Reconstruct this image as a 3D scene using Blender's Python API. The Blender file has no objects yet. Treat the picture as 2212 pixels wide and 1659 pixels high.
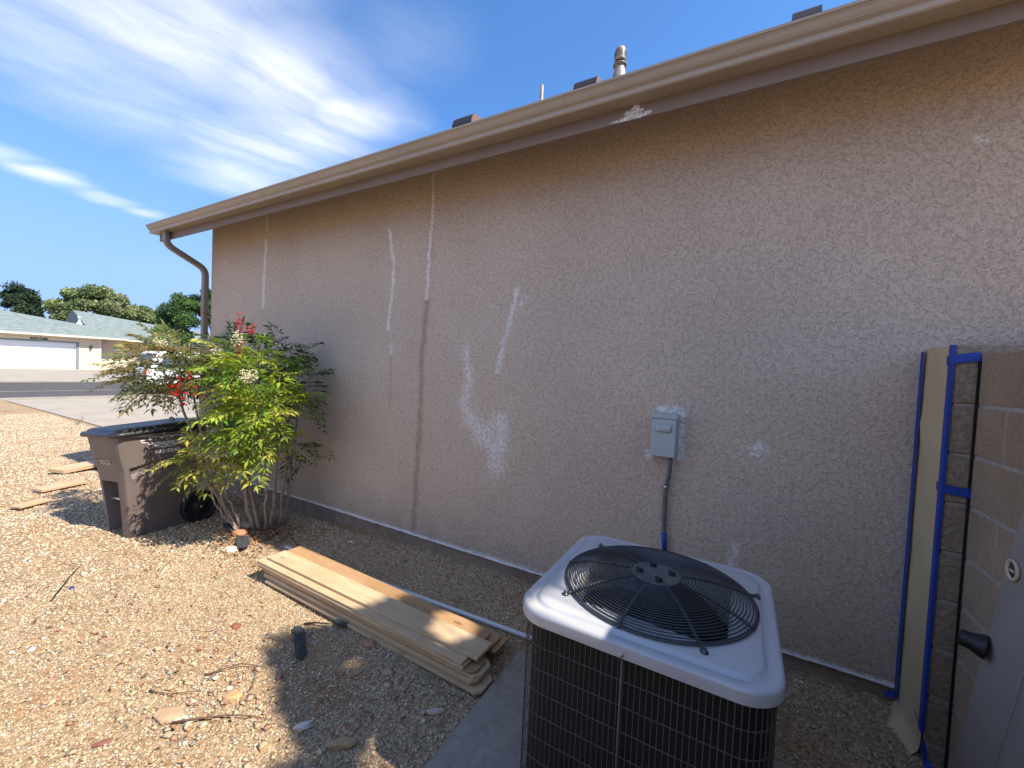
import bpy, math, random
import numpy as np
from mathutils import Vector, Matrix
random.seed(7)
RNG = np.random.RandomState(11)
S = bpy.context.scene
COL = S.collection
PI = math.pi

# ---------------------------------------------------------------- camera
cd = bpy.data.cameras.new('camera')
cam = bpy.data.objects.new('camera', cd)
COL.objects.link(cam)
cx = Vector((0.8697191, 0.49146036, 0.04533651))
cy = Vector((-0.05655124, 0.00797864, 0.99836782))
cz = -Vector((-0.49029648, 0.8708634, -0.03473187))
m = Matrix((cx, cy, cz)).transposed().to_4x4()
m.translation = Vector((0, 0, 1.6))
cam.matrix_world = m
cd.sensor_width = 36.0
cd.lens = 880.0 / 2212.0 * 36.0
cd.clip_start = 0.02
cd.clip_end = 3000
S.camera = cam

# ---------------------------------------------------------------- light
SUN = Vector((0.83, 0.035, 1.0)).normalized()      # direction towards the sun
sd = bpy.data.lights.new('sun', 'SUN')
sd.energy = 4.4
sd.angle = math.radians(0.55)
sd.color = (1.0, 0.90, 0.76)
so = bpy.data.objects.new('sun', sd)
COL.objects.link(so)
so.rotation_euler = SUN.to_track_quat('Z', 'Y').to_euler()
so.location = (8, 1, 12)
S.view_settings.view_transform = 'Standard'
S.view_settings.look = 'None'
S.view_settings.gamma = 1.0
S.view_settings.exposure = 0.85

W = bpy.data.worlds.new('World')
S.world = W
W.use_nodes = True
wt = W.node_tree
wt.nodes.clear()


def NN(t, kind, **kw):
    n = t.nodes.new(kind)
    for k, v in kw.items():
        if k == 'inp':
            for kk, vv in v.items():
                n.inputs[kk].default_value = vv
        else:
            setattr(n, k, v)
    return n


def build_world():
    t = wt
    L = t.links.new
    out = NN(t, 'ShaderNodeOutputWorld')
    sky = NN(t, 'ShaderNodeTexSky', sky_type='NISHITA', sun_disc=False)
    sky.sun_elevation = math.asin(SUN.z)
    sky.sun_rotation = math.atan2(SUN.x, SUN.y)
    sky.altitude = 1500
    sky.air_density = 1.0
    sky.dust_density = 0.5
    sky.ozone_density = 2.6
    bg = NN(t, 'ShaderNodeBackground', inp={'Strength': 0.15})
    tc = NN(t, 'ShaderNodeTexCoord')
    sep = NN(t, 'ShaderNodeSeparateXYZ')
    L(tc.outputs['Generated'], sep.inputs[0])
    mx = NN(t, 'ShaderNodeMath', operation='MAXIMUM', inp={1: 0.03})
    L(sep.outputs['Z'], mx.inputs[0])
    dx = NN(t, 'ShaderNodeMath', operation='DIVIDE')
    dy = NN(t, 'ShaderNodeMath', operation='DIVIDE')
    L(sep.outputs['X'], dx.inputs[0]); L(mx.outputs[0], dx.inputs[1])
    L(sep.outputs['Y'], dy.inputs[0]); L(mx.outputs[0], dy.inputs[1])
    P = NN(t, 'ShaderNodeCombineXYZ')
    L(dx.outputs[0], P.inputs[0]); L(dy.outputs[0], P.inputs[1])
    # warp the cloud layer a little
    nw = NN(t, 'ShaderNodeTexNoise', inp={'Scale': 1.6, 'Detail': 4.0, 'Roughness': 0.6})
    L(P.outputs[0], nw.inputs['Vector'])
    ws = NN(t, 'ShaderNodeVectorMath', operation='SUBTRACT', inp={1: (0.5, 0.5, 0.5)})
    L(nw.outputs['Color'], ws.inputs[0])
    wm = NN(t, 'ShaderNodeVectorMath', operation='SCALE', inp={'Scale': 0.30})
    L(ws.outputs[0], wm.inputs[0])
    PW = NN(t, 'ShaderNodeVectorMath', operation='ADD')
    L(P.outputs[0], PW.inputs[0]); L(wm.outputs[0], PW.inputs[1])
    acc = None
    blobs = [(-1.30, .42, .40, .70), (-1.62, .55, .48, .80), (-1.50, .85, .40, .85), (-1.42, 1.10, .27, .95), (-1.72, 1.12, .36, .85),
             (-2.1, 1.12, .42, .72), (-2.5, 1.22, .40, .62), (-2.15, .72, .55, .45), (-2.0, .35, .5, .55), (-3.42, .52, .20, .75), (-3.56, .76, .20, .85),
             (-3.70, 1.02, .16, .7), (-3.78, 1.25, .14, .5), (-1.0, .95, .22, .15), (-6, 3.5, 1.6, .10),
             (0, -1.9, 1.5, 1.0), (-2.2, -1.6, 1.2, .8), (2.0, -1.4, 1.3, .9), (.3, -4.0, 2.2, 1.0), (-3.5, -4.5, 2.5, .9), (4.5, -3, 2.2, .9), (3.2, 1.2, 1.4, .6)]  # this row: unseen clouds outside the view, added as neutral fill for the wall
    for (bx, by, r, a) in blobs:
        d = NN(t, 'ShaderNodeVectorMath', operation='DISTANCE', inp={1: (bx, by, 0)})
        L(PW.outputs[0], d.inputs[0])
        mr = NN(t, 'ShaderNodeMapRange', interpolation_type='SMOOTHSTEP', inp={1: r * 1.35, 2: 0.0, 3: 0.0, 4: a})
        L(d.outputs['Value'], mr.inputs[0])
        if acc is None:
            acc = mr.outputs[0]
        else:
            ad = NN(t, 'ShaderNodeMath', operation='MAXIMUM')
            L(acc, ad.inputs[0]); L(mr.outputs[0], ad.inputs[1])
            acc = ad.outputs[0]
    # fibrous noise stretched along the streak direction
    mp = NN(t, 'ShaderNodeMapping')
    mp0 = NN(t, 'ShaderNodeMapping')
    mp0.inputs['Rotation'].default_value = (0, 0, math.radians(-72))
    L(PW.outputs[0], mp0.inputs['Vector'])
    mp.inputs['Scale'].default_value = (0.9, 3.0, 1)
    L(mp0.outputs[0], mp.inputs['Vector'])
    nf = NN(t, 'ShaderNodeTexNoise', inp={'Scale': 1.7, 'Detail': 7.0, 'Roughness': 0.58, 'Distortion': 0.25})
    L(mp.outputs[0], nf.inputs['Vector'])
    fr = NN(t, 'ShaderNodeMapRange', inp={1: 0.30, 2: 0.72, 3: 0.42, 4: 1.02})
    L(nf.outputs['Fac'], fr.inputs[0])
    mu = NN(t, 'ShaderNodeMath', operation='MULTIPLY', use_clamp=True)
    L(acc, mu.inputs[0]); L(fr.outputs[0], mu.inputs[1])
    # haze towards the horizon
    hz = NN(t, 'ShaderNodeMapRange', interpolation_type='SMOOTHSTEP', inp={1: 0.50, 2: 0.0, 3: 0.0, 4: 0.88})
    L(sep.outputs['Z'], hz.inputs[0])
    gain = NN(t, 'ShaderNodeMix', data_type='RGBA', blend_type='MULTIPLY')
    gain.inputs['Factor'].default_value = 1.0
    L(sky.outputs[0], gain.inputs['A'])
    gain.inputs['B'].default_value = (0.60, 0.90, 1.14, 1)
    mixh = NN(t, 'ShaderNodeMix', data_type='RGBA')
    L(hz.outputs[0], mixh.inputs['Factor'])
    L(gain.outputs['Result'], mixh.inputs['A'])
    mixh.inputs['B'].default_value = (1.35, 1.80, 3.6, 1)
    mix = NN(t, 'ShaderNodeMix', data_type='RGBA')
    L(mu.outputs[0], mix.inputs['Factor'])
    L(mixh.outputs['Result'], mix.inputs['A'])
    mix.inputs['B'].default_value = (4.9, 4.9, 5.0, 1)
    L(mix.outputs['Result'], bg.inputs['Color'])
    L(bg.outputs[0], out.inputs['Surface'])


build_world()


# ---------------------------------------------------------------- helpers
def srgb(r, g, b):
    f = lambda c: (c / 12.92 if c <= 0.04045 else ((c + 0.055) / 1.055) ** 2.4)
    return (f(r / 255), f(g / 255), f(b / 255), 1)


class MB:
    def __init__(s):
        s.v = []; s.f = []; s.mi = []; s.cur = 0; s.sm = []; s.smooth = False

    def add(s, vs, fs):
        o = len(s.v)
        s.v.extend([tuple(v) for v in vs])
        for f in fs:
            s.f.append(tuple(i + o for i in f)); s.mi.append(s.cur); s.sm.append(s.smooth)
        return s

    def box(s, x0, x1, y0, y1, z0, z1, M=None, bev=0.0):
        if bev > 0:
            b = bev
            # chamfered box: 24 verts
            vs = []; idx = {}
            for ix, X in enumerate((x0, x1)):
                for iy, Y in enumerate((y0, y1)):
                    for iz, Z in enumerate((z0, z1)):
                        sx = 1 if ix == 0 else -1; sy = 1 if iy == 0 else -1; sz = 1 if iz == 0 else -1
                        idx[ix, iy, iz] = len(vs)
                        vs += [(X, Y + sy * b, Z + sz * b), (X + sx * b, Y, Z + sz * b), (X + sx * b, Y + sy * b, Z)]
            fs = []
            g = lambda a, k: idx[a] + k
            for i in (0, 1):
                q = [(i, 0, 0), (i, 1, 0), (i, 1, 1), (i, 0, 1)]
                f = [g(a, 0) for a in q]; fs.append(f if i == 1 else f[::-1])
                q = [(0, i, 0), (0, i, 1), (1, i, 1), (1, i, 0)]
                f = [g(a, 1) for a in q]; fs.append(f if i == 1 else f[::-1])
                q = [(0, 0, i), (1, 0, i), (1, 1, i), (0, 1, i)]
                f = [g(a, 2) for a in q]; fs.append(f if i == 1 else f[::-1])
            for i in (0, 1):
                for j in (0, 1):
                    fs.append([g((i, j, 0), 0), g((i, j, 1), 0), g((i, j, 1), 1), g((i, j, 0), 1)])
                    fs.append([g((i, 0, j), 0), g((i, 1, j), 0), g((i, 1, j), 2), g((i, 0, j), 2)])
                    fs.append([g((0, i, j), 1), g((1, i, j), 1), g((1, i, j), 2), g((0, i, j), 2)])
                    for k in (0, 1):
                        fs.append([g((i, j, k), 0), g((i, j, k), 1), g((i, j, k), 2)])
        else:
            vs = [(x, y, z) for x in (x0, x1) for y in (y0, y1) for z in (z0, z1)]
            fs = [(0, 1, 3, 2), (4, 6, 7, 5), (0, 4, 5, 1), (2, 3, 7, 6), (0, 2, 6, 4), (1, 5, 7, 3)]
        if M is not None:
            vs = [M @ Vector(v) for v in vs]
        return s.add(vs, fs)

    def loft(s, rings, closed=True, cap=True):
        n = len(rings[0]); vs = [p for r in rings for p in r]; fs = []
        for i in range(len(rings) - 1):
            for j in range(n if closed else n - 1):
                k = (j + 1) % n
                fs.append((i * n + j, i * n + k, (i + 1) * n + k, (i + 1) * n + j))
        if cap and closed:
            fs.append(tuple(range(n))[::-1]); fs.append(tuple((len(rings) - 1) * n + j for j in range(n)))
        return s.add(vs, fs)

    def tube(s, pts, r, n=8, cap=True):
        pts = [Vector(p) for p in pts]
        rs = r if isinstance(r, (list, tuple)) else [r] * len(pts)
        rings = []; up = None
        for i, p in enumerate(pts):
            d = (pts[min(i + 1, len(pts) - 1)] - pts[max(i - 1, 0)])
            if d.length < 1e-9: d = Vector((0, 0, 1))
            d.normalize()
            if up is None:
                up = Vector((0, 0, 1)) if abs(d.z) < .9 else Vector((1, 0, 0))
            a = d.cross(up).normalized(); b = a.cross(d).normalized(); up = b
            rings.append([p + a * math.cos(2 * PI * k / n) * rs[i] + b * math.sin(2 * PI * k / n) * rs[i] for k in range(n)])
        return s.loft(rings, True, cap)

    def cyl(s, c0, c1, r0, r1=None, n=16, cap=True):
        return s.tube([c0, c1], [r0, r0 if r1 is None else r1], n, cap)

    def lathe(s, c, prof, n=24, axis='z', M=None):
        rings = []
        for (r, h) in prof:
            rr = []
            for k in range(n):
                a = 2 * PI * k / n
                if axis == 'z': p = Vector((c[0] + r * math.cos(a), c[1] + r * math.sin(a), c[2] + h))
                elif axis == 'x': p = Vector((c[0] + h, c[1] + r * math.cos(a), c[2] + r * math.sin(a)))
                else: p = Vector((c[0] + r * math.sin(a), c[1] + h, c[2] + r * math.cos(a)))
                rr.append(M @ p if M is not None else p)
            rings.append(rr)
        return s.loft(rings, True, True)

    def ring(s, c, R, r, n=48, k=6, arc=None):
        vs = []; fs = []
        for i in range(n):
            a = 2 * PI * i / n
            for j in range(k):
                b = 2 * PI * j / k
                rad = R + r * math.cos(b)
                vs.append((c[0] + rad * math.cos(a), c[1] + rad * math.sin(a), c[2] + r * math.sin(b)))
        for i in range(n):
            for j in range(k):
                i2 = (i + 1) % n; j2 = (j + 1) % k
                fs.append((i * k + j, i2 * k + j, i2 * k + j2, i * k + j2))
        return s.add(vs, fs)

    def prism(s, poly, d, M=None):
        # polygon in XY extruded along z by d
        n = len(poly)
        vs = [(p[0], p[1], 0) for p in poly] + [(p[0], p[1], d) for p in poly]
        if M is not None: vs = [M @ Vector(v) for v in vs]
        fs = [tuple(range(n))[::-1], tuple(range(n, 2 * n))] + [(i, (i + 1) % n, n + (i + 1) % n, n + i) for i in range(n)]
        return s.add(vs, fs)

    def build(s, name, mats, parent=None, loc=(0, 0, 0), fix=True):
        me = bpy.data.meshes.new(name)
        L = Vector(loc)
        me.from_pydata([tuple(Vector(v) - L) for v in s.v], [], s.f)
        if not isinstance(mats, (list, tuple)): mats = [mats]
        for mm in mats: me.materials.append(mm)
        me.polygons.foreach_set('material_index', s.mi)
        me.polygons.foreach_set('use_smooth', s.sm)
        me.update()
        if fix:
            import bmesh
            bm = bmesh.new(); bm.from_mesh(me)
            bmesh.ops.recalc_face_normals(bm, faces=bm.faces)
            bm.to_mesh(me); bm.free()
        return link(name, me, parent, L)


def link(name, me, parent=None, loc=(0, 0, 0)):
    o = bpy.data.objects.new(name, me)
    COL.objects.link(o)
    if parent is not None:
        o.parent = parent
        o.location = Vector(loc) - parent_world(parent)
    else:
        o.location = loc
    return o


def parent_world(p):
    v = Vector((0, 0, 0))
    while p is not None:
        v += Vector(p.location); p = p.parent
    return v


def tag(o, label=None, cat=None, group=None, kind=None):
    if label: o['label'] = label
    if cat: o['category'] = cat
    if group: o['group'] = group
    if kind: o['kind'] = kind
    return o


def empty(name, loc, label, cat, group=None):
    o = bpy.data.objects.new(name, None)
    COL.objects.link(o)
    o.location = loc
    o.empty_display_size = 0.1
    return tag(o, label, cat, group)


def text_mb(body, width, height=None, depth=0.001):
    cu = bpy.data.curves.new('txt', 'FONT')
    cu.body = body; cu.size = 1.0; cu.extrude = 0.0; cu.resolution_u = 4
    cu.offset = 0.032
    o = bpy.data.objects.new('txt', cu)
    COL.objects.link(o)
    dg = bpy.context.evaluated_depsgraph_get()
    dg.update()
    me = bpy.data.meshes.new_from_object(o.evaluated_get(dg))
    vs = [Vector(v.co) for v in me.vertices]
    fs = [tuple(p.vertices) for p in me.polygons]
    bpy.data.objects.remove(o)
    x0 = min(v.x for v in vs); x1 = max(v.x for v in vs)
    y0 = min(v.y for v in vs); y1 = max(v.y for v in vs)
    sx = width / (x1 - x0); sy = (height / (y1 - y0)) if height else sx
    vs = [Vector(((v.x - x0) * sx - width / 2, (v.y - y0) * sy, 0)) for v in vs]
    mb = MB(); mb.add(vs, fs)
    return mb


# ---------------------------------------------------------------- materials
def mat(name, col=(0.5, 0.5, 0.5, 1), rough=0.7, metal=0.0, noise=None, bump=None, spec=0.5, col2=None, build=None):
    mt = bpy.data.materials.new(name)
    mt.use_nodes = True
    t = mt.node_tree
    b = t.nodes['Principled BSDF']
    b.inputs['Base Color'].default_value = col
    b.inputs['Roughness'].default_value = rough
    b.inputs['Metallic'].default_value = metal
    b.inputs['Specular IOR Level'].default_value = spec
    L = t.links.new
    if noise or bump:
        tc = NN(t, 'ShaderNodeTexCoord')
    if noise:
        sc, amt = noise[:2]
        n = NN(t, 'ShaderNodeTexNoise', inp={'Scale': sc, 'Detail': 6.0, 'Roughness': 0.6})
        L(tc.outputs['Object'], n.inputs['Vector'])
        r = NN(t, 'ShaderNodeMapRange', inp={1: 0.3, 2: 0.7})
        L(n.outputs['Fac'], r.inputs[0])
        mx = NN(t, 'ShaderNodeMix', data_type='RGBA')
        L(r.outputs[0], mx.inputs['Factor'])
        c2 = col2 if col2 else tuple(c * (1 - amt) for c in col[:3]) + (1,)
        mx.inputs['A'].default_value = c2
        mx.inputs['B'].default_value = tuple(min(1, c * (1 + amt * .6)) for c in col[:3]) + (1,)
        L(mx.outputs['Result'], b.inputs['Base Color'])
    if bump:
        n2 = NN(t, 'ShaderNodeTexNoise', inp={'Scale': bump[0], 'Detail': 5.0, 'Roughness': 0.6})
        L(tc.outputs['Object'], n2.inputs['Vector'])
        bp = NN(t, 'ShaderNodeBump', inp={'Strength': bump[2] if len(bump) > 2 else 0.5, 'Distance': bump[1]})
        L(n2.outputs['Fac'], bp.inputs['Height'])
        L(bp.outputs[0], b.inputs['Normal'])
    if build: build(t, b, L)
    return mt


def attr_mat(name, attr='col', rough=0.9, trans=0.0, spec=0.3, noise=None):
    def bl(t, b, L):
        a = NN(t, 'ShaderNodeAttribute', attribute_name=attr)
        src = a.outputs['Color']
        if noise:
            tc = NN(t, 'ShaderNodeTexCoord')
            n = NN(t, 'ShaderNodeTexNoise', inp={'Scale': noise[0], 'Detail': 4.0})
            L(tc.outputs['Object'], n.inputs['Vector'])
            r = NN(t, 'ShaderNodeMapRange', inp={1: 0.3, 2: 0.7, 3: 1 - noise[1], 4: 1 + noise[1]})
            L(n.outputs['Fac'], r.inputs[0])
            vm = NN(t, 'ShaderNodeVectorMath', operation='SCALE')
            L(src, vm.inputs[0]); L(r.outputs[0], vm.inputs['Scale'])
            src = vm.outputs[0]
        L(src, b.inputs['Base Color'])
        if trans > 0:
            tr = NN(t, 'ShaderNodeBsdfTranslucent')
            L(src, tr.inputs['Color'])
            ms = NN(t, 'ShaderNodeMixShader', inp={0: trans})
            o = [n for n in t.nodes if n.type == 'OUTPUT_MATERIAL'][0]
            L(b.outputs[0], ms.inputs[1]); L(tr.outputs[0], ms.inputs[2])
            L(ms.outputs[0], o.inputs['Surface'])
    return mat(name, rough=rough, spec=spec, build=bl)


def set_col(me, cols, name='col'):
    a = me.color_attributes.new(name=name, type='FLOAT_COLOR', domain='POINT')
    a.data.foreach_set('color', np.asarray(cols, dtype=np.float32).ravel())


# stucco ---------------------------------------------------------
def stucco_build(marks):
    def bl(t, b, L):
        tc = NN(t, 'ShaderNodeTexCoord')
        co = tc.outputs['Object']
        # knockdown relief: plateaus with ragged edges
        n1 = NN(t, 'ShaderNodeTexNoise', inp={'Scale': 41.0, 'Detail': 4.0, 'Roughness': 0.60, 'Distortion': 0.5})
        L(co, n1.inputs['Vector'])
        r1 = NN(t, 'ShaderNodeMapRange', interpolation_type='SMOOTHSTEP', inp={1: 0.40, 2: 0.475})
        L(n1.outputs['Fac'], r1.inputs[0])
        n1b = NN(t, 'ShaderNodeTexNoise', inp={'Scale': 78.0, 'Detail': 3.0, 'Roughness': 0.6, 'Distortion': 0.6})
        L(co, n1b.inputs['Vector'])
        r1b = NN(t, 'ShaderNodeMapRange', interpolation_type='SMOOTHSTEP', inp={1: 0.42, 2: 0.49})
        L(n1b.outputs['Fac'], r1b.inputs[0])
        n2 = NN(t, 'ShaderNodeTexNoise', inp={'Scale': 160.0, 'Detail': 3.0, 'Roughness': 0.6})
        L(co, n2.inputs['Vector'])
        s1 = NN(t, 'ShaderNodeMath', operation='MULTIPLY_ADD', inp={1: 0.55})
        L(r1b.outputs[0], s1.inputs[0]); L(r1.outputs[0], s1.inputs[2])
        s2 = NN(t, 'ShaderNodeMath', operation='MULTIPLY_ADD', inp={1: 0.35})
        L(n2.outputs['Fac'], s2.inputs[0]); L(s1.outputs[0], s2.inputs[2])
        bp = NN(t, 'ShaderNodeBump', inp={'Strength': 1.0, 'Distance': 0.0029})
        L(s2.outputs[0], bp.inputs['Height'])
        L(bp.outputs[0], b.inputs['Normal'])
        # paint colour: faint mottling and a few warmer touch-up areas
        n3 = NN(t, 'ShaderNodeTexNoise', inp={'Scale': 1.1, 'Detail': 4.0, 'Roughness': 0.55})
        L(co, n3.inputs['Vector'])
        r3 = NN(t, 'ShaderNodeMapRange', inp={1: 0.35, 2: 0.65})
        L(n3.outputs['Fac'], r3.inputs[0])
        mx = NN(t, 'ShaderNodeMix', data_type='RGBA')
        L(r3.outputs[0], mx.inputs['Factor'])
        mx.inputs['A'].default_value = STUCCO_A
        mx.inputs['B'].default_value = STUCCO_B
        mz = NN(t, 'ShaderNodeMix', data_type='RGBA', blend_type='MULTIPLY')
        mz.inputs['Factor'].default_value = 1.0
        rz = NN(t, 'ShaderNodeMapRange', inp={1: 0.3, 2: 0.7, 3: 0.88, 4: 1.08})
        L(n2.outputs['Fac'], rz.inputs[0])
        L(mx.outputs['Result'], mz.inputs['A']); L(rz.outputs[0], mz.inputs['B'])
        src = mz.outputs['Result']
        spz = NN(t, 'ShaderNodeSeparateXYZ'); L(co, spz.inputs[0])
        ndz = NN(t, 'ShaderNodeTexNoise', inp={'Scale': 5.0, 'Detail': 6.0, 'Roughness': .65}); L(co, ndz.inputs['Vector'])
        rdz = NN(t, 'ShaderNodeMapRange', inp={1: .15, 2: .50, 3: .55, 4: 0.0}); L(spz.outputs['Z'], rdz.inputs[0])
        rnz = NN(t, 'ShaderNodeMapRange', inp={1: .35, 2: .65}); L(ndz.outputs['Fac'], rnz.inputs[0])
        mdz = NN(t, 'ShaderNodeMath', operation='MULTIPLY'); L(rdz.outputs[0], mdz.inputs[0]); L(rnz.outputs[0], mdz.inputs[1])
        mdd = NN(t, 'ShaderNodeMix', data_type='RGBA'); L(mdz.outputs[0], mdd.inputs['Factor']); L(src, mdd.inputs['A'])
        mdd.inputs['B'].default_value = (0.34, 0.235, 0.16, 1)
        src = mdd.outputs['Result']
        if marks:
            a2 = NN(t, 'ShaderNodeAttribute', attribute_name='rust')
            nr = NN(t, 'ShaderNodeTexNoise', inp={'Scale': 60.0, 'Detail': 4.0})
            L(co, nr.inputs['Vector'])
            rr = NN(t, 'ShaderNodeMath', operation='MULTIPLY')
            rr2 = NN(t, 'ShaderNodeMapRange', inp={1: 0.3, 2: 0.6, 3: 0.35, 4: 1.0})
            L(nr.outputs['Fac'], rr2.inputs[0])
            L(a2.outputs['Fac'], rr.inputs[0]); L(rr2.outputs[0], rr.inputs[1])
            m2 = NN(t, 'ShaderNodeMix', data_type='RGBA')
            L(rr.outputs[0], m2.inputs['Factor']); L(src, m2.inputs['A'])
            m2.inputs['B'].default_value = (0.27, 0.155, 0.085, 1)
            a1 = NN(t, 'ShaderNodeAttribute', attribute_name='patch')
            # chalky filler catches only the raised texture
            ad = NN(t, 'ShaderNodeMath', operation='ADD')
            ns = NN(t, 'ShaderNodeTexNoise', inp={'Scale': 75.0, 'Detail': 7.0, 'Roughness': 0.85})
            L(co, ns.inputs['Vector'])
            L(a1.outputs['Fac'], ad.inputs[0]); L(ns.outputs['Fac'], ad.inputs[1])
            rp = NN(t, 'ShaderNodeMapRange', inp={1: 0.76, 2: 1.02, 3: 0.0, 4: 0.95})
            L(ad.outputs[0], rp.inputs[0])
            hi_ = NN(t, 'ShaderNodeMapRange', inp={1: .40, 2: .55, 3: .42, 4: 1.0}); L(n1.outputs['Fac'], hi_.inputs[0])
            rpm = NN(t, 'ShaderNodeMath', operation='MULTIPLY'); L(rp.outputs[0], rpm.inputs[0]); L(hi_.outputs[0], rpm.inputs[1])
            m3 = NN(t, 'ShaderNodeMix', data_type='RGBA')
            L(rpm.outputs[0], m3.inputs['Factor']); L(m2.outputs['Result'], m3.inputs['A'])
            m3.inputs['B'].default_value = (0.80, 0.80, 0.80, 1)
            src = m3.outputs['Result']
        L(src, b.inputs['Base Color'])
    return bl


STUCCO_A = (0.55, 0.452, 0.375, 1)
STUCCO_B = (0.61, 0.51, 0.425, 1)
M_stucco = mat('stucco_marked', rough=0.9, spec=0.25, build=stucco_build(True))
M_stucco2 = mat('stucco_plain', rough=0.9, spec=0.25, build=stucco_build(False))
M_trim = mat('taupe_trim_paint', (0.20, 0.155, 0.125, 1), 0.55, noise=(3, .10), bump=(220, .0004, .6))
M_gutter = mat('tan_gutter_paint', (0.36, 0.305, 0.245, 1), 0.42, noise=(2.5, .08), bump=(90, .0004, .4))
M_spout = mat('taupe_downspout_paint', (0.24, 0.195, 0.155, 1), 0.45, noise=(6, .12))
M_white_chalk = mat('white_filler', (0.8, 0.8, 0.8, 1), 0.95, noise=(60, .15), bump=(120, .002, .8))
M_shingle = mat('brown_shingles', (0.10, 0.08, 0.07, 1), 0.95, noise=(30, .3))
M_vent_dark = mat('dark_brown_vent', (0.035, 0.027, 0.027, 1), 0.45, noise=(30, .3))
M_vent_red = mat('red_brown_vent_end', (0.22, 0.13, 0.11, 1), 0.6, noise=(50, .2))
M_flue = mat('weathered_flue', (0.34, 0.28, 0.24, 1), 0.5, 0.3, noise=(30, .3))
M_found = mat('foundation_concrete', (0.26, 0.20, 0.16, 1), 0.95, noise=(9, .3), bump=(60, .004, .7))


def gravel_ground(t, b, L):
    tc = NN(t, 'ShaderNodeTexCoord'); co = tc.outputs['Object']
    v = NN(t, 'ShaderNodeTexVoronoi', inp={'Scale': 75.0, 'Randomness': 1.0})
    L(co, v.inputs['Vector'])
    sep = NN(t, 'ShaderNodeSeparateColor'); L(v.outputs['Color'], sep.inputs[0])
    cr = NN(t, 'ShaderNodeValToRGB')
    e = cr.color_ramp.elements
    e[0].position = 0; e[0].color = (0.20, 0.13, 0.075, 1)
    e[1].position = 1; e[1].color = (0.56, 0.44, 0.29, 1)
    for p, c in ((.25, (0.36, 0.25, 0.145, 1)), (.5, (0.44, 0.32, 0.195, 1)), (.7, (0.29, 0.21, 0.14, 1)), (.85, (0.48, 0.36, 0.22, 1))):
        x = cr.color_ramp.elements.new(p); x.color = c
    L(sep.outputs[0], cr.inputs[0])
    n = NN(t, 'ShaderNodeTexNoise', inp={'Scale': 1.3, 'Detail': 5.0, 'Roughness': .6}); L(co, n.inputs['Vector'])
    r = NN(t, 'ShaderNodeMapRange', inp={1: 0.52, 2: 0.68, 3: 0.0, 4: 0.75}); L(n.outputs['Fac'], r.inputs[0])
    mx = NN(t, 'ShaderNodeMix', data_type='RGBA'); L(r.outputs[0], mx.inputs['Factor'])
    L(cr.outputs[0], mx.inputs['A']); mx.inputs['B'].default_value = (0.33, 0.175, 0.08, 1)
    L(mx.outputs['Result'], b.inputs['Base Color'])
    bp = NN(t, 'ShaderNodeBump', inp={'Strength': 0.9, 'Distance': 0.008}); bp.invert = True
    L(v.outputs['Distance'], bp.inputs['Height']); L(bp.outputs[0], b.inputs['Normal'])


M_ground = mat('decomposed_granite', rough=0.98, spec=.2, build=gravel_ground)
M_stone = attr_mat('gravel_stones', rough=0.92, noise=(120, .12))
M_concrete = mat('driveway_concrete', (0.37, 0.325, 0.26, 1), 0.9, noise=(1.2, .14), bump=(80, .002, .4))
M_pad = mat('pad_concrete', (0.34, 0.30, 0.25, 1), 0.92, noise=(26, .22), bump=(140, .003, .7))
M_asphalt = mat('asphalt', (0.085, 0.075, 0.07, 1), 0.92, noise=(2.5, .25), bump=(60, .004, .6))
M_kerb = mat('kerb_concrete', (0.32, 0.285, 0.235, 1), 0.9, noise=(2, .2))


def block_mat(course, z0, along, joint=True):
    def bl(t, b, L):
        tc = NN(t, 'ShaderNodeTexCoord'); co = tc.outputs['Object']
        n = NN(t, 'ShaderNodeTexNoise', inp={'Scale': 120.0, 'Detail': 5.0, 'Roughness': .7}); L(co, n.inputs['Vector'])
        n0 = NN(t, 'ShaderNodeTexNoise', inp={'Scale': 3.0, 'Detail': 3.0}); L(co, n0.inputs['Vector'])
        cr = NN(t, 'ShaderNodeMapRange', inp={1: .3, 2: .7}); L(n.outputs['Fac'], cr.inputs[0])
        mx = NN(t, 'ShaderNodeMix', data_type='RGBA'); L(cr.outputs[0], mx.inputs['Factor'])
        mx.inputs['A'].default_value = (0.30, 0.21, 0.135, 1); mx.inputs['B'].default_value = (0.54, 0.41, 0.285, 1)
        m2 = NN(t, 'ShaderNodeMix', data_type='RGBA', blend_type='MULTIPLY'); m2.inputs['Factor'].default_value = 1
        r2 = NN(t, 'ShaderNodeMapRange', inp={1: .3, 2: .7, 3: .85, 4: 1.12}); L(n0.outputs['Fac'], r2.inputs[0])
        L(mx.outputs['Result'], m2.inputs['A']); L(r2.outputs[0], m2.inputs['B'])
        L(m2.outputs['Result'], b.inputs['Base Color'])
        bp = NN(t, 'ShaderNodeBump', inp={'Strength': .9, 'Distance': .004}); L(n.outputs['Fac'], bp.inputs['Height'])
        L(bp.outputs[0], b.inputs['Normal'])
    return bl


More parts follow.
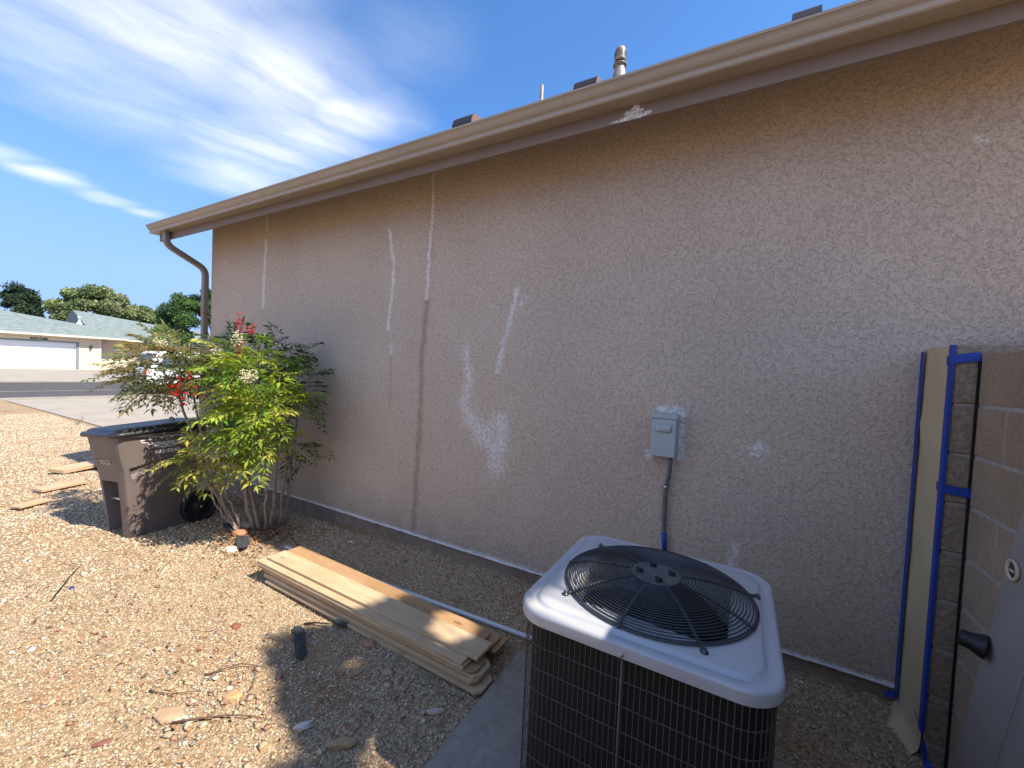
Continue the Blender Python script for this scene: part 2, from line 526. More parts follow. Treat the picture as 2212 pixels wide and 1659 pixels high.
M_block = mat('tan_concrete_block', rough=0.95, spec=.2, build=block_mat(0, 0, 0))
M_mortar = mat('block_mortar', (0.44, 0.40, 0.36, 1), 0.95, noise=(30, .2), bump=(150, .002, .7))
M_split = mat('split_face_block', (0.33, 0.255, 0.185, 1), 0.97, noise=(60, .35), bump=(45, .012, 1.0))
M_dark = mat('gap_black', (0.01, 0.009, 0.008, 1), 0.9)
M_paper = mat('masking_paper', (0.60, 0.48, 0.29, 1), 0.8, noise=(7, .06), bump=(9, .004, .5))
M_tape = mat('blue_painters_tape', (0.010, 0.055, 0.36, 1), 0.55, noise=(14, .25), bump=(60, .001, .4))
M_door = mat('grey_door_paint', (0.33, 0.30, 0.27, 1), 0.62, noise=(4, .15), bump=(8, .003, .3))
M_cream = mat('cream_wood_core', (0.62, 0.52, 0.40, 1), 0.8, noise=(60, .2))
M_rubber = mat('black_rubber', (0.014, 0.015, 0.017, 1), 0.42, noise=(30, .2))
M_boreholed = mat('bore_brown', (0.20, 0.12, 0.07, 1), 0.8, noise=(60, .3))

M_acpaint = mat('light_grey_enamel', (0.54, 0.555, 0.57, 1), 0.36, 0.10, noise=(5, .06), bump=(260, .0003, .5))
M_acgrille = mat('dark_grey_wire', (0.085, 0.09, 0.10, 1), 0.35, 0.6)
M_acwire = mat('side_wire', (0.15, 0.135, 0.125, 1), 0.5, 0.3)
M_fanblk = mat('fan_metal', (0.026, 0.030, 0.036, 1), 0.45, 0.4, noise=(20, .2))
M_coil = mat('coil_black', (0.012, 0.012, 0.013, 1), 0.7)
M_disc = mat('hub_plate', (0.13, 0.135, 0.13, 1), 0.75, 0.1, noise=(25, .35))
M_bolt = mat('zinc_bolt', (0.55, 0.55, 0.55, 1), 0.35, 0.8)
M_boxgrey = mat('galvanised_grey_paint', (0.40, 0.465, 0.485, 1), 0.5, 0.1, noise=(60, .1))
M_conduit = mat('grey_conduit', (0.13, 0.14, 0.15, 1), 0.5, noise=(20, .15))

M_bin = mat('brown_bin_plastic', (0.155, 0.125, 0.112, 1), 0.55, noise=(5, .12), bump=(300, .0006, .4))
M_binin = mat('dark_bin_recess', (0.06, 0.05, 0.045, 1), 0.7, noise=(8, .2))
M_lid = mat('black_lid_plastic', (0.022, 0.023, 0.026, 1), 0.42, noise=(14, .5), bump=(40, .001, .4))
M_white = mat('white_print', (0.8, 0.8, 0.8, 1), 0.7)
M_steel = mat('steel_bar', (0.6, 0.6, 0.6, 1), 0.3, 0.9)
M_labelgrey = mat('number_label', (0.50, 0.46, 0.43, 1), 0.7, noise=(80, .2))
M_ink = mat('label_ink', (0.12, 0.10, 0.10, 1), 0.7)
M_pvc = mat('white_pvc', (0.72, 0.72, 0.74, 1), 0.35)
M_fabric = mat('black_landscape_fabric', (0.045, 0.05, 0.055, 1), 0.85, noise=(90, .4), bump=(180, .003, .8))


def wood_build(base, dark, sc=1.0):
    def bl(t, b, L):
        tc = NN(t, 'ShaderNodeTexCoord')
        oi = NN(t, 'ShaderNodeObjectInfo')
        ad = NN(t, 'ShaderNodeVectorMath', operation='ADD')
        ms = NN(t, 'ShaderNodeVectorMath', operation='SCALE', inp={0: (3.1, 7.7, 5.3)})
        L(oi.outputs['Random'], ms.inputs['Scale'])
        L(tc.outputs['Object'], ad.inputs[0]); L(ms.outputs[0], ad.inputs[1])
        mp = NN(t, 'ShaderNodeMapping'); mp.inputs['Scale'].default_value = (0.9 * sc, 14 * sc, 14 * sc)
        L(ad.outputs[0], mp.inputs['Vector'])
        n = NN(t, 'ShaderNodeTexNoise', inp={'Scale': 2.2, 'Detail': 6.0, 'Roughness': .6, 'Distortion': 1.3}); L(mp.outputs[0], n.inputs['Vector'])
        w = NN(t, 'ShaderNodeMath', operation='MULTIPLY', inp={1: 9.0}); L(n.outputs['Fac'], w.inputs[0])
        fr = NN(t, 'ShaderNodeMath', operation='PINGPONG', inp={1: 1.0}); L(w.outputs[0], fr.inputs[0])
        mx = NN(t, 'ShaderNodeMix', data_type='RGBA'); L(fr.outputs[0], mx.inputs['Factor'])
        mx.inputs['A'].default_value = base; mx.inputs['B'].default_value = tuple(c * k for c, k in zip(base[:3], (.86, .80, .74))) + (1,)
        n2 = NN(t, 'ShaderNodeTexNoise', inp={'Scale': 3.0, 'Detail': 4.0}); L(ad.outputs[0], n2.inputs['Vector'])
        r2 = NN(t, 'ShaderNodeMapRange', inp={1: .48, 2: .72, 3: 0, 4: .75}); L(n2.outputs['Fac'], r2.inputs[0])
        m2 = NN(t, 'ShaderNodeMix', data_type='RGBA'); L(r2.outputs[0], m2.inputs['Factor']); L(mx.outputs['Result'], m2.inputs['A'])
        m2.inputs['B'].default_value = dark
        # knots
        mp3 = NN(t, 'ShaderNodeMapping'); mp3.inputs['Scale'].default_value = (2.3, 6.5, 2.0); L(ad.outputs[0], mp3.inputs['Vector'])
        v = NN(t, 'ShaderNodeTexVoronoi', inp={'Scale': 1.0}); L(mp3.outputs[0], v.inputs['Vector'])
        rk = NN(t, 'ShaderNodeMapRange', inp={1: .09, 2: .05, 3: 0, 4: .85}); L(v.outputs['Distance'], rk.inputs[0])
        m3 = NN(t, 'ShaderNodeMix', data_type='RGBA'); L(rk.outputs[0], m3.inputs['Factor']); L(m2.outputs['Result'], m3.inputs['A'])
        m3.inputs['B'].default_value = (0.20, 0.10, 0.045, 1)
        L(m3.outputs['Result'], b.inputs['Base Color'])
        bp = NN(t, 'ShaderNodeBump', inp={'Strength': .4, 'Distance': .001}); L(fr.outputs[0], bp.inputs['Height']); L(bp.outputs[0], b.inputs['Normal'])
    return bl


M_wood = mat('pine_picket', rough=0.8, spec=.3, build=wood_build((0.61, 0.47, 0.30, 1), (0.47, 0.32, 0.175, 1)))
M_wood2 = mat('cedar_picket', rough=0.8, spec=.3, build=wood_build((0.47, 0.30, 0.16, 1), (0.31, 0.175, 0.08, 1)))
M_wood3 = mat('weathered_plank', rough=0.85, spec=.3, build=wood_build((0.60, 0.42, 0.27, 1), (0.50, 0.33, 0.2, 1)))


# ---------------------------------------------------------------- ground
def smooth(a, b, x):
    t = np.clip((x - a) / (b - a), 0, 1); return t * t * (3 - 2 * t)


def vnoise(x, y, s, seed=0):
    xi = np.floor(x / s).astype(int); yi = np.floor(y / s).astype(int)
    fx = x / s - xi; fy = y / s - yi
    fx = fx * fx * (3 - 2 * fx); fy = fy * fy * (3 - 2 * fy)
    def h(a, b):
        k = (a * 374761393 + b * 668265263 + seed * 1274126177) & 0xffffffff
        k = ((k ^ (k >> 13)) * 1274126177) & 0xffffffff
        return ((k ^ (k >> 16)) & 0xffff) / 65535.0
    return (h(xi, yi) * (1 - fx) + h(xi + 1, yi) * fx) * (1 - fy) + (h(xi, yi + 1) * (1 - fx) + h(xi + 1, yi + 1) * fx) * fy


def gz(x, y):
    x = np.asarray(x, float); y = np.asarray(y, float)
    near = smooth(-16, -12, x) * smooth(3.2, 2.7, y)
    z = 0.05 * smooth(1.95, 2.6, y) * smooth(-3.6, -1.6, x) * smooth(3.2, 2.7, y)
    z = z + near * ((vnoise(x, y, .55, 1) - .5) * .030 + (vnoise(x, y, .17, 2) - .5) * .012)
    keep = 1 - smooth(-1.15, -1.0, x) * smooth(2.15, 2.0, y)
    z = z * keep - 0.012 * (1 - keep)
    z = z - 0.03 * smooth(-8, -16, x) * 0
    return z


gx = np.concatenate([np.array([-900, -500, -250, -120, -80, -60, -50]), np.arange(-46, -18, 2.0), np.arange(-18, -6, .12), np.arange(-6, 2.0, .05), np.array([2, 3, 6, 12, 30, 100, 400, 900])])
gy = np.concatenate([np.array([-900, -300, -100, -30, -10, -4, -1.5, -.6]), np.arange(-.2, 3.2, .05), np.array([3.25, 4, 6, 8, 12, 20, 40, 80, 200, 500, 900])])
GX, GY = np.meshgrid(gx, gy, indexing='ij')
GZ = gz(GX, GY)
nx, ny = len(gx), len(gy)
vs = np.stack([GX.ravel(), GY.ravel(), GZ.ravel()], 1)
ii, jj = np.meshgrid(np.arange(nx - 1), np.arange(ny - 1), indexing='ij')
a = (ii * ny + jj).ravel()
fs = np.stack([a, a + ny, a + ny + 1, a + 1], 1)
me = bpy.data.meshes.new('ground')
me.from_pydata(vs.tolist(), [], fs.tolist())
me.polygons.foreach_set('use_smooth', [True] * len(me.polygons))
me.materials.append(M_ground)
tag(link('ground', me), kind='structure')


def sheet(name, pts, z, M, th=0.0):
    mb = MB()
    if th > 0:
        mb.prism([(p[0], p[1]) for p in pts], th, Matrix.Translation((0, 0, z)))
    else:
        mb.add([(p[0], p[1], z) for p in pts], [tuple(range(len(pts)))])
    return tag(mb.build(name, M), kind='structure')


# street runs along Y; own driveway in front of the house; far driveway opposite
sheet('street', [(-28.4, -300), (-19.4, -300), (-19.4, 300), (-28.4, 300)], 0.026, M_asphalt)
sheet('street_gutter', [(-19.42, -300), (-18.9, -300), (-18.9, 300), (-19.42, 300)], -.02, M_kerb, 0.075)
sheet('far_gutter', [(-29.0, -300), (-28.38, -300), (-28.38, 300), (-29.0, 300)], -.02, M_kerb, 0.08)
sheet('street_joint_line', [(-22.55, -300), (-22.35, -300), (-22.35, 300), (-22.55, 300)], 0.034, M_kerb)
sheet('driveway', [(-18.9, 3.12), (-17.4, 3.14), (-12.6, 3.2), (-6.6, 3.25), (-6.6, 12), (-18.9, 12)], -.02, M_concrete, 0.045)
sheet('far_driveway', [(-46.9, 2), (-29.0, 1.5), (-29.0, 12.5), (-31.5, 11.4), (-37, 11.2), (-46.9, 11.9)], -.02, M_concrete, 0.06)
sheet('far_path', [(-45.2, 11.2), (-44.2, 11.2), (-43.6, 22), (-44.6, 22)], -.02, M_concrete, 0.08)
tag(sheet('red_gravel_bed', [(-31.5, 11.45), (-29.05, 12.6), (-29.05, 60), (-46.9, 60), (-46.9, 11.95), (-37, 11.25)], 0.02,
      mat('red_gravel', (0.30, 0.19, 0.16, 1), 0.95, noise=(7, .45), bump=(14, .05, 1.0))), kind='structure')
sheet('equipment_pad', [(-1.005, .45), (.32, .45), (.32, 2.02), (-1.005, 2.02)], -.03, M_pad, 0.048)


def stones(name, n, xr, yr, smin, smax, palette, weights, seed, flat=.55, reject=None, lift=.0, label=None, pts=None, bias=None):
    R = np.random.RandomState(seed)
    if pts is None:
        x = R.uniform(*xr, n); y = R.uniform(*yr, n)
    else:
        x, y = pts
    if reject is not None:
        k = ~reject(x, y); x = x[k]; y = y[k]
    n = len(x)
    z = gz(x, y)
    s = smin + (smax - smin) * R.rand(n) ** 2.2
    base = np.array([(1, 0, 0), (0.25, 1, 0), (-1, .15, 0), (-.2, -1, 0), (.1, .1, 1), (-.05, 0, -1)], float)
    V = base[None] * (1 + R.uniform(-.35, .35, (n, 6, 1)))
    V = V * np.stack([np.ones(n), R.uniform(.55, 1, n), R.uniform(.3, flat, n)], 1)[:, None, :]
    an = R.uniform(0, 2 * PI, n); c = np.cos(an)[:, None]; sn = np.sin(an)[:, None]
    X = V[:, :, 0] * c - V[:, :, 1] * sn; Y = V[:, :, 0] * sn + V[:, :, 1] * c
    tx = R.uniform(-.35, .35, n)[:, None]; ty = R.uniform(-.35, .35, n)[:, None]
    Z = V[:, :, 2] + X * tx + Y * ty
    P = np.stack([X, Y, Z], 2) * s[:, None, None] * .5
    P += np.stack([x, y, z + s * .10 + lift], 1)[:, None, :]
    T = np.array([(0, 1, 4), (1, 2, 4), (2, 3, 4), (3, 0, 4), (1, 0, 5), (2, 1, 5), (3, 2, 5), (0, 3, 5)])
    F = (T[None] + (np.arange(n) * 6)[:, None, None]).reshape(-1, 3)
    me = bpy.data.meshes.new(name)
    me.vertices.add(n * 6); me.vertices.foreach_set('co', P.reshape(-1).astype(np.float32))
    me.loops.add(len(F) * 3); me.loops.foreach_set('vertex_index', F.ravel().astype(np.int32))
    me.polygons.add(len(F)); me.polygons.foreach_set('loop_start', (np.arange(len(F)) * 3).astype(np.int32))
    me.update(calc_edges=True)
    w = np.array(weights, float); w /= w.sum()
    pc = np.array(palette, float)[R.choice(len(palette), n, p=w)]
    pc = pc * R.uniform(.8, 1.2, (n, 1)) * R.uniform(.95, 1.05, (n, 3))
    col = np.concatenate([np.clip(pc, 0, 1), np.ones((n, 1))], 1)
    set_col(me, np.repeat(col, 6, 0))
    me.materials.append(M_stone)
    return tag(link(name, me), label=label, cat='gravel', kind='stuff')


def on_pad(x, y):
    return (x > -1.03) & (y < 2.05) & (x < .35) | (y > 2.60)


PAL = [(0.51, 0.40, 0.265), (0.59, 0.48, 0.33), (0.68, 0.60, 0.46), (0.36, 0.25, 0.15), (0.27, 0.23, 0.185), (0.42, 0.24, 0.14), (0.52, 0.48, 0.41)]
PW = [5, 5, 2.4, 3, 1.6, 1.2, 1.2]
stones('fine_gravel', 120000, (-4.2, 1.0), (.15, 2.62), .007, .019, PAL, PW, 1, reject=on_pad, label='fine tan crushed gravel covering the yard in front of the stucco wall')
xs = RNG.uniform(-15, -3.0, 90000); ys = RNG.uniform(.3, 3.12, 90000)
dens = smooth(-3.2, -5.2, xs + (RNG.rand(90000) - .5) * 1.6 - (ys - 1.2) * .3)
k = RNG.rand(90000) < dens
stones('coarse_gravel', 0, None, None, .014, .040, [(0.60, 0.50, 0.36), (0.54, 0.42, 0.28), (0.48, 0.35, 0.22), (0.38, 0.24, 0.15), (0.66, 0.58, 0.46), (0.34, 0.26, 0.19)],
       [5, 5, 3, 1.4, 3, 1], 2, flat=.5, pts=(xs[k], ys[k]), reject=lambda x, y: (y > 3.1) & (x < -6.5) | (y > 2.6) & (x > -5.93), label='pale coarse gravel around and beyond the rubbish bin')
# bigger flat chips in the foreground
xs = np.concatenate([RNG.normal(-2.15, .30, 260), RNG.uniform(-4.2, -1.1, 420), RNG.normal(-3.75, .30, 120)])
ys = np.concatenate([RNG.normal(.90, .16, 260), RNG.uniform(.3, 2.5, 420), RNG.normal(1.75, .15, 120)])
stones('stone_chips', 0, None, None, .018, .055, [(0.64, 0.57, 0.44), (0.50, 0.37, 0.23), (0.42, 0.25, 0.16), (0.38, 0.36, 0.31), (0.56, 0.46, 0.31), (0.33, 0.26, 0.20)],
       [1.6, 3, 2, 1.3, 3, 1.8], 3, flat=.4, pts=(xs, ys), reject=on_pad, lift=.002, label='scattered larger stone chips lying on the fine gravel')


# ---------------------------------------------------------------- the stucco house
D = 2.632            # wall face
XL = -5.912          # left corner of the wall
HX1 = 7.0
EG = 2.10            # gutter front
house = empty('stucco_house', (XL, D, 0), 'single storey house side with pinkish tan stucco wall, brown eave and long gutter', 'house')


def seg_mask(X, Z, pts, w):
    best = np.full(X.shape, 9.0)
    for (x0, z0), (x1, z1) in zip(pts[:-1], pts[1:]):
        dx, dz = x1 - x0, z1 - z0
        t = np.clip(((X - x0) * dx + (Z - z0) * dz) / (dx * dx + dz * dz + 1e-9), 0, 1)
        best = np.minimum(best, np.hypot(X - x0 - t * dx, Z - z0 - t * dz))
    return np.clip(1 - best / w, 0, 1)


def wall_mesh():
    xs_ = np.concatenate([np.arange(XL, 1.4, .0125), np.array([1.4, 2, 4, HX1])])
    zs_ = np.concatenate([np.arange(.145, 3.22, .0125), np.array([3.225])])
    X, Z = np.meshgrid(xs_, zs_, indexing='ij')
    nX, nZ = len(xs_), len(zs_)
    V = np.stack([X.ravel(), np.full(X.size, D), Z.ravel()], 1) - np.array([XL, D, 0])
    I, J = np.meshgrid(np.arange(nX - 1), np.arange(nZ - 1), indexing='ij')
    A = (I * nZ + J).ravel()
    F = np.stack([A, A + nZ, A + nZ + 1, A + 1], 1)
    patch = np.zeros(X.shape)
    def P(pts, w, a): np.maximum(patch, seg_mask(X, Z, pts, w * 1.7) ** .8 * a, out=patch)
    wv = (vnoise(X, Z, .06, 5) - .5) * .02
    X0 = X; X = X + wv
    P([(-4.714, 3.2), (-4.72, 3.05)], .026, .66)
    P([(-4.721, 2.92), (-4.748, 2.509), (-4.752, 2.171)], .026, .68)
    P([(-2.805, 2.80), (-2.76, 2.62), (-2.730, 2.50), (-2.741, 2.285), (-2.780, 1.917)], .022, .62)
    P([(-2.735, 1.785), (-2.729, 1.691)], .022, .50)
    P([(-2.324, 3.183), (-2.306, 2.907), (-2.329, 2.567), (-2.339, 2.165)], .020, .62)
    P([(-1.475, 2.192), (-1.519, 1.973), (-1.575, 1.801), (-1.611, 1.584)], .030, .50)
    P([(-1.401, 2.13), (-1.44, 2.06)], .04, .42)
    P([(-1.92, 1.74), (-1.86, 1.50), (-1.92, 1.32), (-1.84, 1.16)], .072, .45)
    P([(-1.86, 1.22), (-1.70, 1.10), (-1.58, 1.2)], .12, .45)
    P([(-1.74, 1.08), (-1.62, 1.02), (-1.586, .86)], .12, .48)
    P([(-1.56, 1.22), (-1.56, 1.0)], .10, .48)
    P([(.099, 1.218), (.105, 1.22)], .050, .62)
    P([(.027, .66), (.01, .54)], .035, .46)
    P([(.106, 3.079), (.12, 3.06)], .03, .42)
    P([(.862, 2.735), (.875, 2.72)], .03, .50)
    P([(-.478, 1.10), (-.488, 1.13)], .032, .58)
    P([(-.43, 1.402), (-.30, 1.40), (-.295, 1.12)], .022, .75)
    P([(XL, .148), (1.2, .148)], .018, .62)
    P([(-1.8, .15), (-.3, .15)], .03, .5)
    rust = np.zeros(X.shape)
    def Rr(pts, w, a): np.maximum(rust, seg_mask(X, Z, pts, w) ** .8 * a, out=rust)
    Rr([(-2.335, 2.15), (-2.366, 1.718), (-2.361, 1.167), (-2.38, .6), (-2.39, .18)], .042, .68)
    Rr([(-2.73, 1.68), (-2.723, 1.2)], .02, .35)
    Rr([(-2.33, 3.1), (-2.31, 2.5)], .05, .2)
    me = bpy.data.meshes.new('wall')
    me.from_pydata(V.tolist(), [], F.tolist())
    for nm, arr in (('patch', patch), ('rust', rust)):
        at = me.attributes.new(nm, 'FLOAT', 'POINT')
        at.data.foreach_set('value', arr.ravel().astype(np.float32))
    me.materials.append(M_stucco)
    o = link('wall', me, house, (XL, D, 0))
    return o


wall_mesh()
mb = MB()
# end wall (left) and rear, closed gable; sits 2 mm behind the face
mb.add([(XL, D + .002, .145), (XL, 9.0, .145), (XL, 9.0, 3.1), (XL, 5.8, 4.9), (XL, D + .002, 3.1)], [(0, 1, 2, 3, 4)])
mb.add([(XL, 9, .145), (HX1, 9, .145), (HX1, 9, 3.1), (XL, 9, 3.1)], [(0, 1, 2, 3)])
mb.add([(HX1, D, 0), (HX1, 9.0, 0), (HX1, 9.0, 3.1), (HX1, 5.8, 4.9), (HX1, D, 3.1)], [(0, 1, 2, 3, 4)])
mb.build('end_wall', M_stucco2, house, (XL, D, 0))
mb = MB(); mb.box(XL + .02, HX1 - .02, D + .022, 8.98, -.1, .158)
mb.build('foundation', M_found, house, (XL, D, 0))
mb = MB()
for x0 in np.arange(XL, 1.2, .06):   # ragged bead of sealant along the stucco's lower edge
    r = .004 + .004 * random.random()
    mb.box(x0, x0 + .06, D - .003 - r * .4, D + .02, .145 - r, .1475)
mb.build('sealant_bead', M_white_chalk, house, (XL, D, 0))

# fascia, soffit, roof
FX0 = -6.275
FY = EG + .13
fb = 1.367 + 1.6
mb = MB()
mb.box(FX0, HX1, FY, FY + .022, fb, fb + .20)
mb.build('fascia', M_trim, house, (FX0, FY, fb))
mb = MB()
ya, yb_ = FY + .022, D + .05
za = fb + .014; zb_ = za + (yb_ - ya) * .66
mb.add([(FX0 + .002, ya, za), (HX1, ya, za), (HX1, yb_, zb_), (FX0 + .002, yb_, zb_), (FX0 + .002, ya, za + .02), (HX1, ya, za + .02), (HX1, yb_, zb_ + .02), (FX0 + .002, yb_, zb_ + .02)],
       [(0, 1, 2, 3), (4, 7, 6, 5), (0, 4, 5, 1), (0, 3, 7, 4), (1, 5, 6, 2), (2, 6, 7, 3)])
mb.build('soffit', M_trim, house, (FX0, FY, fb))
mb = MB()
# smear of white primer on the fascia
def blob(cx_, cz_, w_, h_, n_, sd_):
    r_ = random.Random(sd_); out = []
    for q in range(n_):
        a_ = 2 * PI * q / n_
        k_ = r_.uniform(.72, 1.12)
        out.append((cx_ + w_ * math.cos(a_) * k_, max(fb + .001, cz_ + h_ * math.sin(a_) * k_)))
    return out
for q, bb in enumerate([(-.585, fb + .030, .055, .036, 26, 1), (-.60, fb + .012, .10, .013, 30, 2), (-.53, fb + .018, .05, .012, 22, 3), (-.66, fb + .008, .05, .008, 20, 4), (-.575, fb + .055, .022, .018, 16, 5)]):
    pg = blob(*bb); yq = FY - .0010 - .0005 * q
    mb.add([(x_, yq, z_) for x_, z_ in pg], [tuple(range(len(pg)))])
M_primer = mat('thin_white_primer', (0.80, 0.80, 0.80, 1), 0.8, noise=(55, .1), col2=(0.22, 0.175, 0.145, 1))
mb.build('white_primer_patch', M_primer, house, (-.58, FY, fb))

pitch = .60
rz0 = EG + .03
def roofz(y): return 1.53 + 1.6 + (y - EG) * pitch - .02
mb = MB()
rx0, rx1 = FX0 - .02, HX1 + .4
for (sg, y0, y1, th) in ((1, EG + .045, 5.8, .04),):
    mb.add([(rx0, y0, roofz(y0)), (rx1, y0, roofz(y0)), (rx1, y1, roofz(y1)), (rx0, y1, roofz(y1)),
            (rx0, y0, roofz(y0) - th), (rx1, y0, roofz(y0) - th), (rx1, y1, roofz(y1) - th), (rx0, y1, roofz(y1) - th)],
           [(0, 1, 2, 3), (7, 6, 5, 4), (0, 4, 5, 1), (0, 3, 7, 4), (1, 5, 6, 2)])
    yb = 2 * y1 - y0
    mb.add([(rx0, y1, roofz(y1)), (rx1, y1, roofz(y1)), (rx1, yb, roofz(y0)), (rx0, yb, roofz(y0))], [(0, 1, 2, 3)])
roof = mb.build('roof', M_shingle, house, (rx0, EG, 3.1))


def roof_vent(xc, y, w, h):
    # slant-back attic vent: rounded dark hood, reddish louvred right end
    z0 = roofz(y) - .02
    mb = MB(); mb.cur = 0
    prof = [(0, 0), (0, h * .72), (.02, h * .90), (.05, h), (.12, h * 1.02), (.34, h * 1.02 + .05), (.34, 0)]
    n = len(prof)
    L_ = [(xc - w / 2, y + a, z0 + b) for a, b in prof]; R_ = [(xc + w / 2, y + a, z0 + b) for a, b in prof]
    mb.add(L_ + R_, [(i, (i + 1) % n, n + (i + 1) % n, n + i) for i in range(n - 1)] + [tuple(range(n))])
    mb.cur = 1; mb.add(R_, [tuple(range(n))])
    o = mb.build('roof_vent', [M_vent_dark, M_vent_red], roof, (xc, y, z0))
    mb = MB()
    for k in range(9):
        yy = y + .04 + k * .03
        mb.box(xc + w / 2, xc + w / 2 + .006, yy, yy + .010, z0 + .05, z0 + h * .62)
    mb.box(xc - w / 2 - .003, xc + w / 2 + .003, y - .006, y + .004, z0 + h * .62, z0 + h * .66)
    return o


for (rl, rr_, top) in ((-.817, -.739, .760), (-.424, -.358, .753), (.046, .098, .7515)):
    Y = 3.25
    h = (top + .003) * Y + 1.6 - (roofz(Y) - .02) - .0
    roof_vent((rl + rr_) / 2 * Y, Y, (rr_ - rl) * Y * .93, h)
Y = 3.5
mb = MB(); mb.smooth = True
px = -.512 * Y
mb.lathe((px, Y, roofz(Y)), [(.05, 0), (.045, .10), (.018, .20), (.017, .205), (.017, .767 * Y + 1.6 - roofz(Y)), (.012, .767 * Y + 1.6 - roofz(Y))], 14)
mb.build('vent_pipe', M_flue, roof, (px, Y, roofz(Y)))
mb = MB(); mb.smooth = True
px = -.302 * Y; zb = roofz(Y)
zt = .796 * Y + 1.6 - zb
mb.lathe((px, Y, zb), [(.085, 0), (.075, .12), (.040, zt - .165), (.038, zt - .16), (.056, zt - .158), (.058, zt - .152), (.030, zt - .146), (.028, zt - .115)], 20)
mb.lathe((px, Y, zb), [(.036, zt - .122), (.046, zt - .124), (.048, zt - .110), (.047, zt - .05), (.043, zt - .025), (.034, zt - .008), (.015, zt), (.001, zt + .001)], 20)
flue = mb.build('flue_cap', M_flue, roof, (px, Y, zb))
mb = MB()
for k in range(22):
    a = 2 * PI * k / 22
    c, s_ = math.cos(a), math.sin(a)
    mb.cyl((px + c * .0485, Y + s_ * .0485, zb + zt - .098), (px + c * .0475, Y + s_ * .0475, zb + zt - .045), .0022, n=5)
mb.build('flue_slots', M_vent_dark, roof, (px, Y, zb))

# gutter: K-style profile (y outward = towards camera), swept along X
gz0 = 1.441 + 1.6
prof = [(.004, .090), (0, .090), (0, .078), (.006, .074), (.012, .066), (.018, .052), (.026, .040), (.040, .030), (.042, .022), (.037, .018), (.037, .006), (.043, 0),
        (.128, 0), (.128, .088)]
inner = [(.1265, .088), (.1265, .0015), (.044, .0015), (.039, .008), (.044, .030), (.028, .042), (.020, .053), (.014, .067), (.008, .075), (.004, .079)]
poly = [(a_, b_) for a_, b_ in prof] + inner
mb = MB(); mb.smooth = False
ring0 = [(-6.30, EG + a_, gz0 + b_) for a_, b_ in poly]
ring1 = [(HX1, EG + a_, gz0 + b_) for a_, b_ in poly]
mb.loft([ring0, ring1], True, False)
mb.add([(-6.30, EG + a_, gz0 + b_) for a_, b_ in prof] + [(-6.297, EG + a_, gz0 + b_) for a_, b_ in prof],
       [tuple(range(14)), tuple(range(14, 28))[::-1]] + [(i, (i + 1) % 14, 14 + (i + 1) % 14, 14 + i) for i in range(14)])
gut = mb.build('gutter', M_gutter, house, (-6.3, EG, gz0))
mb = MB()
for i in range(len(prof) - 1):
    pass
for xj in (-3.9, -.95, 2.1):
    mb = MB()
    rA = [(xj, EG + a_ - .0012, gz0 + b_ - .0008) for a_, b_ in prof[:13]]
    rB = [(xj + .012, EG + a_ - .0012, gz0 + b_ - .0008) for a_, b_ in prof[:13]]
    mb.loft([rA, rB], False, False)
    mb.build('gutter_joint', M_gutter, gut, (xj, EG, gz0))

# downspout: rounded rectangular tube
def rrect(c, ax, ay, hw, hh, r=.012, n=4):
    pts = []
    for (sx, sy, a0) in ((1, 1, 0), (-1, 1, 90), (-1, -1, 180), (1, -1, 270)):
        for k in range(n):
            a = math.radians(a0 + 90 * k / (n - 1))
            pts.append(Vector(c) + ax * (sx * (hw - r) + r * math.cos(a)) + ay * (sy * (hh - r) + r * math.sin(a)))
    return pts


def sweep_rect(mb, pts, hw, hh, X=Vector((1, 0, 0))):
    rings = []
    pts = [Vector(p) for p in pts]
    for i, p in enumerate(pts):
        d = (pts[min(i + 1, len(pts) - 1)] - pts[max(i - 1, 0)]).normalized()
        b = X.cross(d).normalized()
        rings.append(rrect(p, X, b, hw, hh))
    mb.loft(rings, True, True)


dsx = -5.985
path = [(dsx, 2.190, 3.045), (dsx, 2.190, 2.96), (dsx, 2.194, 2.925), (dsx, 2.208, 2.895), (dsx, 2.235, 2.870), (dsx, 2.27, 2.850),
        (dsx, 2.52, 2.728), (dsx, 2.555, 2.705), (dsx, 2.58, 2.675), (dsx, 2.592, 2.64), (dsx, 2.595, 2.60), (dsx, 2.595, .12)]
mb = MB(); mb.smooth = True
sweep_rect(mb, path, .037, .03)
ds = mb.build('downspout', M_spout, house, (dsx, 2.19, 0))
mb = MB(); mb.smooth = True
sweep_rect(mb, [(dsx, 2.595, 2.19), (dsx, 2.595, 2.18), (dsx, 2.595, 2.13)], .0395, .0325)
mb.build('pipe_collar', M_spout, ds, (dsx, 2.595, 2.15))
mb = MB(); mb.smooth = True
sweep_rect(mb, [(dsx, 2.19, 3.043), (dsx, 2.19, 3.03)], .042, .035)
mb.build('pipe_collar', M_spout, ds, (dsx, 2.19, 3.035))
mb = MB(); mb.smooth = True
sweep_rect(mb, [(dsx, 2.595, .14), (dsx, 2.56, .08), (dsx, 2.40, .04)], .037, .03)
mb.build('spout_foot', M_spout, ds, (dsx, 2.5, .08))
# flat painted cabinet on the wall, mostly behind the shrub
mb = MB(); mb.box(-5.86, -5.25, 2.50, D - .001, .75, 1.80, bev=.006); mb.box(-5.88, -5.23, 2.485, 2.499, 1.785, 1.812)
mb.build('wall_cabinet', M_trim, house, (-5.55, 2.56, 1.2))
mb = MB(); mb.box(-5.76, -5.46, 2.60, D - .001, 1.824, 1.85)
mb.build('cabinet_slot', M_dark, house, (-5.6, 2.6, 1.84))
mb = MB(); mb.box(-5.66, -5.60, 2.4965, 2.4995, .80, .93, Matrix.Translation((0, 0, 0)))
mb.build('tape_scrap', M_tape, house, (-5.63, 2.49, .86))

